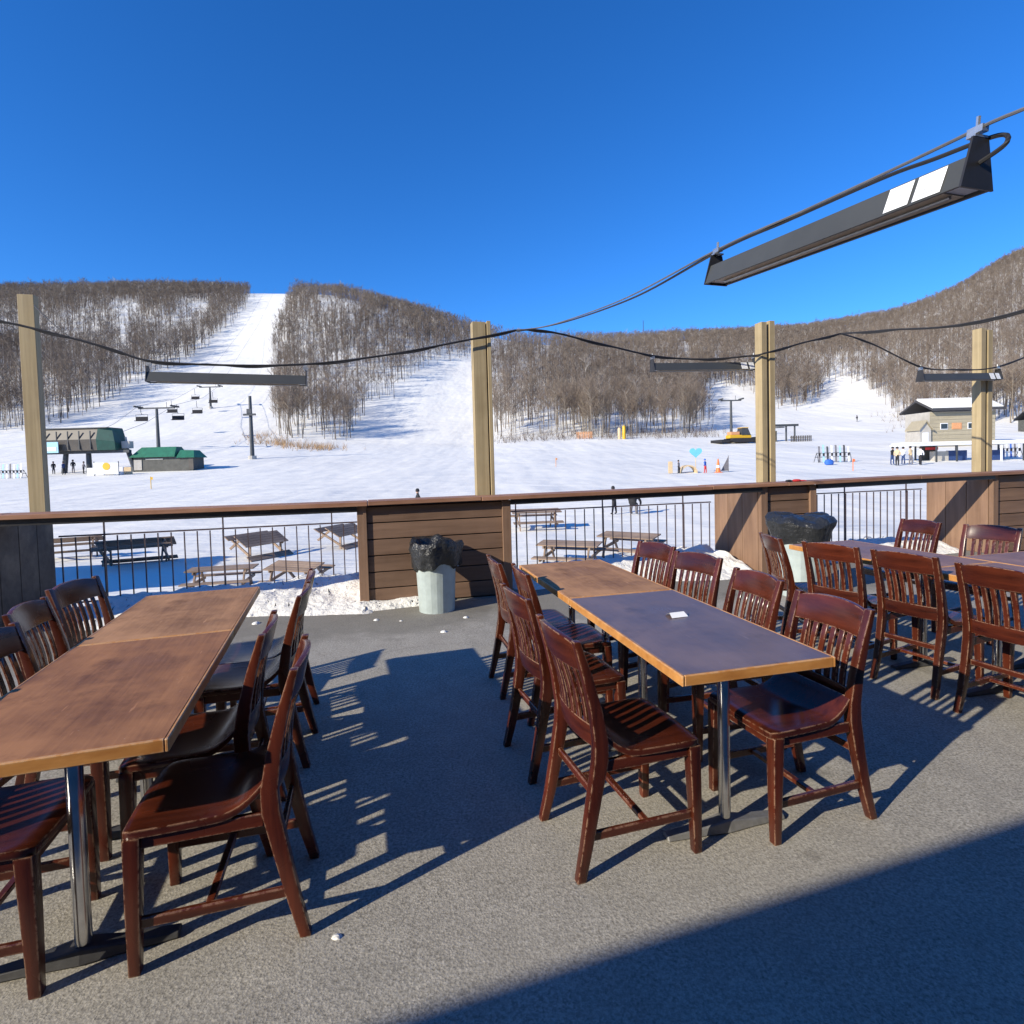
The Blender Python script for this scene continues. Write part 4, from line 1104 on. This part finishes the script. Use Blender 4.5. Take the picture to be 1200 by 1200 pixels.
# lift towers, lines and chairs
def lift_tower(label, px, py_base, py_top, arm, D=None):
    g = G(px, py_base) if D is None else GD(px, D)
    top = PD(px, py_top, g.y).z - g.z
    t = thing('lift_tower', label, 'lift tower', g, 0, 'chairlift towers on the slopes')
    MB().tube([(0, 0, -.4), (0, 0, top)], [.33, .22], 10).build('mast', DARKSTEEL, t, smooth=True)
    MB().lathe([(.6, -.4), (.6, .5)], 10).build('footing', PALE, t)
    if arm:
        MB().box((0, 0, top + .12), (arm * 2, .3, .26)).build('crossarm', DARKSTEEL, t)
        for sx in (-1, 1):
            m = MB(); m.box((sx * arm, 0, top + .34), (.22, 2.6, .2))
            for k in range(4):
                m.lathe([(.02, 0), (.2, 0), (.2, .12), (.02, .12)], 10, (sx * arm, -1.0 + k * .66, top + .42))
            m.build('sheave_train', DARKSTEEL, t)
        MB().box((arm * .5, .3, top + .7), (.06, .06, 1.0)).build('work_frame', DARKSTEEL, t)
    return g, top
gA, tA = lift_tower('lift tower with wide crossarm above the green-roofed hut', 186, 528, 479, 3.3)
gB, tB = lift_tower('small distant lift tower beyond the hanging chairs on the left run', 247, 479, 454, 3.0)
gC, tC = lift_tower('slender dark pole with short arm on the left run below the heater', 296, 538, 464, 0)
t = thing('pole_arm', 'short crosspiece clamped on the slender pole on the left run', 'crossarm', (gC.x, gC.y, PD(296, 486, gC.y).z)); MB().box((0, -.4, 0), (1.9, .25, .3)).build('arm', DARKSTEEL, t); MB().box((0, -.45, .5), (.7, .3, .7)).build('lamp_box', DARKSTEEL, t)
gD, tD = lift_tower('faint lift tower on the snowy gully left of the double post', 857, 512, 470, 2.2)
topP = G(318, 352) + Vector((0, 0, 8))
st = at_ground(110, 72)
for sx in (-1, 1):
    a = st + Vector((sx * 1.5, 0, 4.2)); b = gA + Vector((sx * 3.3, 0, tA + .6)); c_ = gB + Vector((sx * 3.0, 0, tB + .6)); d = topP + Vector((sx * 3, 0, 0))
    m = MB(); m.tube([a, a * .5 + b * .5 + Vector((0, 0, -.6)), b, b * .5 + c_ * .5 + Vector((0, 0, -1.2)), c_, c_ * .5 + d * .5 + Vector((0, 0, -3)), d], .03, 4)
    tag(m.build('lift_cable', STEEL_CABLE), 'lift line on the left of the tower crossarm' if sx < 0 else 'lift line on the right of the tower crossarm', 'cable', 'chairlift lines')
def lift_chair(label, p, rz=0.0):
    t = thing('lift_chair', label, 'lift chair', p, rz, 'chairs hanging on the chairlift')
    MB().tube([(0, 0, 0), (0, .1, -1.2), (0, .35, -1.6)], .05, 6).build('hanger', DARKSTEEL, t)
    MB().box((0, -.05, -2.75), (2.1, .5, .12)).build('seat', BLACKCLOTH, t, .02)
    MB().box((0, .28, -2.35), (2.1, .1, .75)).build('backrest', BLACKCLOTH, t, .02)
    m = MB()
    for x in (-1.05, 1.05): m.tube([(x, -.25, -2.72), (x, .3, -2.72), (x, .33, -1.6), (0, .35, -1.55)], .04, 6)
    m.build('frame', DARKSTEEL, t)
lines = {}
for sx in (-1, 1):
    lines[sx] = (gA + Vector((sx * 3.3, 0, tA + .6)), gB + Vector((sx * 3.0, 0, tB + .6)))
for sx, f, lb in ((-1, .02, 'lift chair hanging left of the near lift tower'), (1, .03, 'lift chair hanging right of the near lift tower'), (-1, .42, 'lift chair halfway up on the left line'), (1, .36, 'lift chair halfway up on the right line'), (-1, .88, 'lift chair beside the distant tower, left line'), (1, .75, 'lift chair below the distant tower, right line')):
    a, b = lines[sx]; p = a * (1 - f) + b * f + Vector((0, 0, -4 * f * (1 - f) * 1.2))
    lift_chair(lb, p, .1)

# ------------------------------------------------------------------ right: snow groomer, small lift, huts, canopy
g = at_ground(868, 104)
t = thing('snow_groomer', 'yellow snow groomer with black blade left of the double post', 'snow groomer', g, .12)
for sy in (-1, 1):
    m = MB(); pr = [(-2.2, .1), (-2.5, .45), (-2.2, .85), (2.1, .85), (2.5, .45), (2.2, .1)]
    m.loft([[(x, sy * 1.3 + w_, z) for x, z in pr] for w_ in (-.5, .5)]); m.build('track', BLACKCLOTH, t)
MB().box((-.3, 0, 1.15), (4.2, 1.6, .6)).build('chassis', YELLOW, t, .05)
m = MB(); m.hexa([(-.2, -.9, 1.45), (1.6, -.9, 1.45), (1.6, .9, 1.45), (-.2, .9, 1.45), (0, -.8, 2.7), (1.1, -.8, 2.7), (1.1, .8, 2.7), (0, .8, 2.7)]); cb = m.build('cab', DARKSTEEL, t)
MB().box((.55, 0, 2.76), (1.3, 1.75, .1)).build('cab_roof', YELLOW, cb)
MB().box((-1.3, 0, 1.75), (1.7, 1.5, .6)).build('engine_cover', FENCEO, t, .05)
m = MB(); m.hexa([(3.3, -2.3, .05), (3.5, -2.3, .05), (3.5, 2.3, .05), (3.3, 2.3, .05), (3.5, -2.3, 1.1), (3.65, -2.3, 1.1), (3.65, 2.3, 1.1), (3.5, 2.3, 1.1)]); m.build('blade', BLACKCLOTH, t)
for sy in (-.7, .7): MB().tube([(2.0, sy, .6), (3.4, sy, .5)], .1, 6).build('push_arm', DARKSTEEL, t)
MB().box((-3.9, 0, .35), (1.6, 4.2, .55)).build('tiller', BLACKCLOTH, t, .05); MB().box((-2.9, 0, .5), (1.0, .5, .3)).build('tiller_arm', DARKSTEEL, t)

g = at_ground(922, 106)
t = thing('small_lift_station', 'small dark lift drive station right of the double post', 'lift station', g)
for x in (-3.2, 0, 1.6): MB().tube([(x, 0, -.2), (x, 0, 3.0)], .16, 8).build('post', DARKSTEEL, t)
MB().box((-.8, 0, 3.0), (6.0, .6, .4)).build('beam', DARKSTEEL, t); m = MB(); m.lathe([(.3, 0), (1.2, 0), (1.2, .15), (.3, .15)], 18, (-1.6, 0, 2.55)); m.build('bullwheel', DARKSTEEL, t)
MB().box((-2.6, .6, 1.0), (1.6, 1.5, 2.0)).build('cabin', WALLDARK, t); MB().box((-2.6, -.18, 1.3), (1.1, .05, .7)).build('window', GLASSDARK, t)
MB().tube([(-3.2, 0, 3.0), (-3.2, 0, 4.6)], .12, 6).build('mast', BEIGE, t)
g = at_ground(940, 104); t = thing('slat_fence', 'short grey slat fence right of the small lift station', 'fence', g)
for k in range(12): MB().box((-1.9 + k * .33, 0, .55), (.2, .04, 1.1)).build('slat', SHEETGREY, t)
MB().box((-.1, .045, .8), (4.0, .04, .1)).build('rail', SHEETGREY, t)

def right_hut():
    g = at_ground(1118, 80); sc_ = 80 / F
    t = thing('ski_hut', 'tan wooden hut with snowy roof beside the right double post', 'hut', g)
    X = lambda px: (px - 1118) * sc_
    a, b = X(1090), X(1166); z0 = -.4; h = PD(1118, 482, g.y).z - g.z
    MB().box(((a + b) / 2, 2.5, (h + z0) / 2), (b - a, 5.0, h - z0)).build('wall', PALE, t)
    nb = 9
    for k in range(nb):
        bh = (h - .1) / nb
        m = MB(); z = .05 + k * bh
        m.hexa([(a - .02, -.07, z), (b + .02, -.07, z), (b + .02, .0, z), (a - .02, .0, z), (a - .02, -.03, z + bh - .03), (b + .02, -.03, z + bh - .03), (b + .02, 0, z + bh - .03), (a - .02, 0, z + bh - .03)]); m.build('siding_board', SIDING, t)
    m = MB(); m.hexa([(a - .25, -.9, h + .05), (b + .8, -.9, h + .05), (b + .8, 2.5, h + 1.6), (a - .25, 2.5, h + 1.6), (a - .25, -.9, h + .3), (b + .8, -.9, h + .3), (b + .8, 2.5, h + 1.85), (a - .25, 2.5, h + 1.85)]); m.build('roof', CHARCOAL, t)
    m = MB(); m.hexa([(a - .25, 5.9, h + .05), (b + .8, 5.9, h + .05), (b + .8, 2.505, h + 1.6), (a - .25, 2.505, h + 1.6), (a - .25, 5.9, h + .3), (b + .8, 5.9, h + .3), (b + .8, 2.505, h + 1.85), (a - .25, 2.505, h + 1.85)]); m.build('roof', CHARCOAL, t)
    m = MB(); m.hexa([(a - .2, -.7, h + .40), (b + .7, -.7, h + .40), (b + .7, 2.4, h + 1.82), (a - .2, 2.4, h + 1.82), (a - .2, -.7, h + .62), (b + .7, -.7, h + .62), (b + .7, 2.4, h + 2.15), (a - .2, 2.4, h + 2.15)]); m.build('roof_snow', SNOWBANK, t, .08)
    for px, wd, mt in ((1106, .9, GLASSDARK), (1121, 1.2, FENCEO), (1138, .9, GLASSDARK)):
        wdw = MB().box((X(px), -.10, h * .58), (wd + .16, .06, .9)).build('window', WHITE if mt is GLASSDARK else FENCEO, t); MB().box((X(px), -.14, h * .58), (wd, .04, .7)).build('pane', mt, wdw)
    # gabled porch at the left end
    m = MB(); p0, p1 = X(1076), X(1089)
    m.loft([[(p0, y_, 0), (p1, y_, 0), (p1, y_, 2.5), ((p0 + p1) / 2, y_, 3.6), (p0, y_, 2.5)] for y_ in (-.4, 2.2)]); pr = m.build('porch', PALE, t)
    MB().box(((p0 + p1) / 2, -.43, 1.1), (.8, .05, 1.9)).build('porch_door', WHITE, pr)
    for s_ in (-1, 1):
        mx = (p0 + p1) / 2; e = mx + s_ * ((p1 - p0) / 2 + .25)
        m = MB(); m.loft([[(mx, y_, 3.62), (e, y_, 2.35), (e, y_, 2.5), (mx, y_, 3.8)] for y_ in (-.7, 2.3)]); m.build('porch_roof', SIDING, pr)
right_hut()
g = at_ground(1236, 100)
t = thing('distant_hut', 'dark-roofed hut cut off by the right edge of the picture', 'hut', g)
t.scale = (.8, .8, .62)
MB().box((0, 2, 1.9), (9, 4, 3.8)).build('wall', WALLDARK, t)
m = MB(); m.loft([[(-5.2, -.5, 3.8), (-5.2, 2, 6.0), (-5.2, 4.5, 3.8), (-5.2, 4.5, 4.0), (-5.2, 2, 6.3), (-5.2, -.5, 4.0)], [(5.2, -.5, 3.8), (5.2, 2, 6.0), (5.2, 4.5, 3.8), (5.2, 4.5, 4.0), (5.2, 2, 6.3), (5.2, -.5, 4.0)]]); m.build('roof', CHARCOAL, t)
for x in (-2.5, 0, 2.5):
    wdw = MB().box((x, -.03, 2.0), (1.1, .06, 1.1)).build('window', WHITE, t); MB().box((x, -.08, 2.0), (.9, .04, .9)).build('pane', GLASSDARK, wdw)

def canopy():
    D = 54; sc_ = D / F; g = at_ground(1125, D)
    t = thing('canopy_shelter', 'long white flat-roofed canopy shelter below the tan hut', 'shelter', g)
    X = lambda px: (px - 1125) * sc_
    a, b = X(1066), X(1200); h = PD(1110, 522, g.y).z - g.z
    MB().box(((a + b) / 2, 1.2, h + .12), (b - a, 3.2, .22)).build('roof', WHITE, t, .03)
    MB().box(((a + b) / 2, 1.2, h + .31), (b - a - .2, 3.0, .14)).build('roof_snow', SNOWBANK, t, .05)
    for px in (1068, 1096, 1120, 1146, 1172, 1198):
        for y_ in (-.2, 2.6): MB().box((X(px), y_, (h - .4) / 2), (.12, .12, h + .4)).build('post', WHITE if px in (1068, 1172) else DARKSTEEL, t)
    MB().box((X(1109), 2.3, .9), (X(1118) - X(1098), .1, 1.7)).build('back_panel', WALLDARK, t); MB().box((X(1112), 1.2, .5), (1.4, .6, 1.0)).build('stand', PALE, t)
    MB().box((X(1131), 1.0, .5), (X(1143) - X(1119), .12, 1.1)).build('tarp', NAVY, t); MB().box((X(1178), 1.0, .5), (X(1188) - X(1168), .12, 1.0)).build('tarp', NAVY, t)
    MB().box((X(1106), 1.5, h - .25), (1.2, .1, .25)).build('red_sign', RED, t)
canopy()

# orange fence, yellow boards at the trees' foot, mast on the skyline, rocks
g = at_ground(686, 124); t = thing('snow_fence', 'piece of orange snow fence at the foot of the centre trees', 'fence', g)
for k in range(10): MB().box((-1.6 + k * .36, 0, .8), (.2, .04, 1.5)).build('slat', FENCEO, t)
for z in (.4, 1.2): MB().box((0, .045, z), (3.6, .04, .08)).build('strap', FENCEO, t)
g = at_ground(730, 122); t = thing('padded_post', 'pair of yellow padded posts at the foot of the centre trees', 'post', g)
for x in (-.55, .45): MB().lathe([(.33, 0), (.36, .3), (.36, 2.4 + x * .4), (.2, 2.7 + x * .4)], 12, (x, 0, 0)).build('pad', YELLOW if x > 0 else BEIGE, t, smooth=True)
g = GD(757, 448); t = thing('radio_mast', 'thin lattice mast on the skyline above the centre trees', 'mast', g)
for dx, dy in ((-.5, -.4), (.5, -.4), (0, .5)): MB().tube([(dx, dy, 0), (dx * .3, dy * .3, 28)], .09, 4).build('leg', DARKSTEEL, t)
for k in range(9): MB().tube([(-.5 + k * .03, -.4, 2 + k * 2.8), (.5 - k * .03, -.4, 3.4 + k * 2.8), (0, .45, 4.6 + k * 2.8)], .06, 4).build('brace', DARKSTEEL, t)

# ------------------------------------------------------------------ forest
RUNS = [
    [(290, 330), (290, 352), (275, 374), (250, 398), (215, 425), (170, 447), (110, 479), (60, 502), (-60, 508), (-60, 570), (430, 570), (402, 527), (338, 522), (324, 500), (320, 474), (326, 434), (320, 405), (332, 375), (343, 350), (345, 330)],
    [(402, 527), (420, 498), (428, 476), (468, 462), (484, 438), (512, 424), (548, 416), (588, 398), (606, 396), (592, 412), (566, 424), (562, 452), (572, 490), (582, 516), (584, 570), (400, 570)],
    [(836, 446), (878, 458), (892, 474), (925, 480), (925, 530), (838, 530), (830, 500), (822, 476)],
    [(797, 400), (804, 400), (808, 430), (800, 430)],
    [(975, 441), (962, 470), (925, 480), (900, 486), (900, 560), (1250, 560), (1250, 505), (1085, 512), (1072, 500), (1042, 476), (1012, 450)],
    [(134, 358), (164, 356), (164, 374), (136, 375)], [(208, 356), (246, 354), (246, 371), (210, 372)], [(138, 380), (149, 380), (152, 426), (143, 426)],
    [(372, 352), (425, 354), (425, 366), (374, 364)], [(440, 368), (470, 372), (470, 384), (442, 380)],
]
def inside(px, py, poly):
    r = np.zeros(px.shape, bool); n = len(poly)
    for i in range(n):
        (x1, y1), (x2, y2) = poly[i], poly[(i + 1) % n]
        c_ = ((y1 > py) != (y2 > py)) & (px < (x2 - x1) * (py - y1) / ((y2 - y1) or 1e-9) + x1)
        r ^= c_
    return r
NC = 120000
A_ = rng.uniform(-49, 50, NC) * math.pi / 180
Rr = np.sqrt(rng.uniform(112 ** 2, 640 ** 2, NC))
tx, ty = Rr * np.sin(A_), Rr * np.cos(A_)
tz = zt(tx, ty)
col = 600 + F * tx / ty
Df, yf, Dr, yr = [np.interp(np.clip(col, -900, 2300), cc, t) for t in TAB]
jx, jy = rng.normal(0, 3.0, NC), rng.normal(0, 2.0, NC)
ppx, ppy = project(tx, ty, tz)
keep = (ty > Df + rng.uniform(-3, 5, NC)) & (ty < Dr + 38)
for poly in RUNS: keep &= ~inside(ppx + jx, ppy + jy, poly)
dens = 0.66 + 0.36 * vnoise(tx, ty, 0.045, 21) + 0.30 * vnoise(tx, ty, 0.13, 22)
keep &= rng.uniform(0, 1, NC) < np.clip(dens, .10, 1) * np.where(ty < 200, .75, .95)
tx, ty, tz, tpx = tx[keep], ty[keep], tz[keep], ppx[keep]
# low brow of the near field stays open
order = np.argsort(ty)
tx, ty, tz, tpx = tx[order], ty[order], tz[order], tpx[order]
NTREE = len(tx)

def tri_blade(a, b, wdt, r):
    """thin three-sided pointed branch from a to b"""
    a = np.array(a); b = np.array(b); d = b - a; d = d / (np.linalg.norm(d) + 1e-9)
    u = np.cross(d, [0.3, 0.2, 1.0]); u /= (np.linalg.norm(u) + 1e-9); v = np.cross(d, u)
    p = [a + wdt * (math.cos(t) * u + math.sin(t) * v) for t in (0, 2.1, 4.2)]
    return p + [b], [(0, 1, 3), (1, 2, 3), (2, 0, 3)]
def flat_blade(a, b, wdt, r):
    a = np.array(a); b = np.array(b); d = b - a; d = d / (np.linalg.norm(d) + 1e-9)
    u = np.cross(d, r.normal(size=3)); u /= (np.linalg.norm(u) + 1e-9)
    return [a - u * wdt, a + u * wdt, b], [(0, 1, 2)]
def tree_geo(seed, H, nl, nt, tw, trunk_r, near):
    r = np.random.default_rng(seed)
    T = ([], []); Cn = ([], [])
    def put(dst, vf):
        o = len(dst[0]); dst[0].extend([tuple(q) for q in vf[0]]); dst[1].extend([tuple(i + o for i in f) for f in vf[1]])
    # trunk
    k = 5 if near else 3; segs = 5 if near else 2
    bend = r.normal(0, .25, (segs + 1, 2)).cumsum(0) * (.6 if near else .4); bend[0] = 0
    ring = []
    for i in range(segs + 1):
        z = H * .9 * i / segs - (.6 if i == 0 else 0); rad = trunk_r * (1 - .88 * i / segs)
        ring.append([(bend[i, 0] + rad * math.cos(6.28 * j / k), bend[i, 1] + rad * math.sin(6.28 * j / k), z) for j in range(k)])
    vs = [q for g_ in ring for q in g_]; fs = []
    for i in range(segs):
        for j in range(k):
            j2 = (j + 1) % k; fs.append((i * k + j, i * k + j2, (i + 1) * k + j2)); fs.append((i * k + j, (i + 1) * k + j2, (i + 1) * k + j))
    put(T, (vs, fs))
    def tp(z): 
        f = z / (H * .9) * segs; i = min(int(f), segs - 1); q = bend[i] * (1 - f + i) + bend[i + 1] * (f - i); return np.array([q[0], q[1], z])
    tips = []
    for i in range(nl):
        z = H * r.uniform(.32, .86); a = i * 2.4 + r.uniform(-.5, .5); L = H * r.uniform(.16, .30) * (1.15 - .55 * z / H)
        s = tp(z); up = r.uniform(.7, 1.5)
        e = s + np.array([math.cos(a), math.sin(a), up]) * L / math.hypot(1, up) * 1.25
        put(T if near else Cn, tri_blade(s, e, trunk_r * (.36 if near else .5), r)); tips.append((s, e))
    tips.append((tp(H * .55), tp(H * .88) + np.array([0, 0, H * .1])))
    for i in range(nt):
        s, e = tips[r.integers(len(tips))]
        f = r.uniform(.25, 1.0); b = s + (e - s) * f
        d = r.normal(size=3) * .75 + np.array([0, 0, .75]) + (e - s) / (np.linalg.norm(e - s) + 1e-9) * .6
        d /= np.linalg.norm(d)
        L = H * r.uniform(.07, .17)
        put(Cn, flat_blade(b, b + d * L, tw * r.uniform(.6, 1.3), r))
    return [(np.array(v), np.array(f)) for v, f in (T, Cn)]

# the 300 nearest trees in view are things of their own
inview = np.where((tpx > -15) & (tpx < 1215))[0][:300]
mask = np.zeros(NTREE, bool); mask[inview] = True
def np_mesh(name, v, f, mat):
    me = bpy.data.meshes.new(name)
    me.vertices.add(len(v)); me.vertices.foreach_set('co', v.astype(np.float32).ravel())
    me.loops.add(len(f) * 3); me.loops.foreach_set('vertex_index', f.astype(np.int32).ravel())
    me.polygons.add(len(f)); me.polygons.foreach_set('loop_start', np.arange(0, len(f) * 3, 3, dtype=np.int32)); me.polygons.foreach_set('loop_total', np.full(len(f), 3, np.int32))
    me.update(calc_edges=True); me.materials.append(mat); return me
protos = []
for k in range(10):
    H = 11.5
    (tv, tf), (cv, cf) = tree_geo(100 + k, H, 17, 420, .015, .10 + .015 * (k % 4), True)
    protos.append((np_mesh('trunk', tv, tf, BARK), np_mesh('crown', cv, cf, TWIG)))
def zone(px):
    if px < 200: return 'bare tree at the foot of the wooded slope left of the wide ski run'
    if px < 345: return 'bare tree at the upper edge of the wide left ski run'
    if px < 480: return 'bare tree at the foot of the wood between the two left ski runs'
    if px < 600: return 'bare tree beside the second ski run near the centre post'
    if px < 720: return 'bare tree at the foot of the wood right of the centre post'
    if px < 845: return 'bare tree at the foot of the wood behind the play area'
    if px < 970: return 'bare tree behind the groomer near the double post'
    if px < 1100: return 'bare tree beside the right-hand ski run'
    return 'bare tree behind the tan hut at the right'
for n_, i in enumerate(inview):
    tm, cm_ = protos[n_ % 10]
    t = thing('bare_tree', zone(tpx[i]), 'tree', (tx[i], ty[i], tz[i]), float(rng.uniform(0, 6.28)), 'bare trees along the foot of the slopes')
    sc_ = float(rng.uniform(.66, 1.12)); t.scale = (sc_ * .9, sc_ * .9, sc_)
    obj('trunk', tm, None, t); obj('crown', cm_, None, t)
# the rest of the wood
def merge(idx, geos, smin, smax):
    V = []; Fc = []; W = []; o = 0
    for q, i in enumerate(idx):
        v, f = geos[int(rng.integers(len(geos)))]
        a = rng.uniform(0, 6.28); s = rng.uniform(smin, smax) * (1.22 if rng.uniform() < .07 else 1.0) * (1 + .18 * float(vnoise(tx[i], ty[i], .06, 31))); ca, sa = math.cos(a) * s, math.sin(a) * s
        V.append(np.stack([v[:, 0] * ca - v[:, 1] * sa + tx[i], v[:, 0] * sa + v[:, 1] * ca + ty[i], v[:, 2] * s + tz[i]], -1)); Fc.append(f + o); o += len(v)
        W.append(np.full(len(v), np.clip(rng.uniform(0, 1) * .75 + .125 + .3 * float(vnoise(tx[i], ty[i], .03, 33)), 0, .9) if rng.uniform() > .045 else 1.0))
    return np.concatenate(V), np.concatenate(Fc), np.concatenate(W)
def join(g_):
    (a, fa), (b, fb) = g_
    return np.concatenate([a, b]), np.concatenate([fa, fb + len(a)])
rest = np.where(~mask)[0]
near_idx = rest[ty[rest] < 235]; far_idx = rest[ty[rest] >= 235]
g_near = [join(tree_geo(300 + k, 10.5, 9, 104, .024, .115, False)) for k in range(12)]
g_far = [join(tree_geo(400 + k, 9.0, 6, 52, .040, .12, False)) for k in range(12)]
for nm, idx, gg, lb in (('woodland', near_idx, g_near, 'bare brown wood covering the lower slopes'), ('woodland', far_idx, g_far, 'far bare wood covering the upper slopes and skyline')):
    v, f, w_ = merge(idx, gg, .62, 1.10)
    me = np_mesh(nm, v, f, FARTWIG)
    at = me.attributes.new('tree', 'FLOAT', 'POINT'); at.data.foreach_set('value', w_.astype(np.float32))
    o = obj(nm, me); tag(o, lb, 'woodland', None, 'stuff')
# brush and dry grass along the foot of the trees
def brush(name, label, pts, n, hgt, wdt, mat):
    V = []; Fc = []
    for i in range(n):
        c_ = pts[int(rng.integers(len(pts)))]
        b = np.array([c_[0] + rng.normal(0, 2.6), c_[1] + rng.normal(0, 2.2), 0]); b[2] = Z(b[0], b[1]) - .05
        for k in range(4):
            e = b + np.array([rng.normal(0, .45), rng.normal(0, .45), rng.uniform(.4, 1) * hgt])
            q, f = flat_blade(b, e, wdt, rng); Fc += [tuple(x + len(V) for x in f[0])]; V += q
    o = obj(name, np_mesh(name, np.array(V), np.array(Fc), mat)); tag(o, label, 'brush', None, 'stuff')
bp = [GD(px, D) for px in range(585, 838, 9) for D in (124, 130, 136)]
brush('brush', 'thin grey brush in the snow at the foot of the centre trees', bp, 900, 2.2, .02, TWIG)
bp = [G(px, py) for px, py in ((312, 520), (322, 517), (335, 522), (345, 524), (365, 526), (372, 525), (382, 527), (305, 512))]
brush('dry_grass', 'tuft of tawny dry grass at the foot of the wood between the left runs', bp, 380, 1.7, .03, GRASS)
bp = [G(px, py) for px, py in ((1085, 505), (1078, 500), (1068, 492), (1060, 486))]
brush('brush', 'brush at the right edge of the right-hand ski run', bp, 200, 2.4, .02, TWIG)

# pale rocks near the top of the right hill
for k, (px, D, s_) in enumerate(((1178, 492, 6), (1192, 488, 7.5), (1166, 500, 4.5), (1204, 486, 6))):
    g = GD(px, D); r_ = np.random.default_rng(50 + k)
    m = MB(); secs = []
    for j, (zz, rr_) in enumerate(((-1.0, 1.2), (.2, 1.25), (.9, 1.0), (1.5, .6), (1.75, .15))):
        secs.append([(math.cos(a) * rr_ * s_ * r_.uniform(.8, 1.2), math.sin(a) * rr_ * s_ * .6 * r_.uniform(.8, 1.2), zz * s_ * .7 * r_.uniform(.9, 1.1)) for a in np.linspace(0, 6.2832, 9, endpoint=False)])
    m.loft(secs); o = m.build('rock_outcrop', PALE); o.location = g
    tag(o, ('pale rock outcrop at the top of the right hill, second from left', 'largest pale rock outcrop at the top of the right hill', 'leftmost pale rock outcrop at the top of the right hill', 'pale rock outcrop at the right edge on the hilltop')[k], 'rock', 'rocks on the right hilltop')
print('trees', NTREE, len(near_idx), len(far_idx))
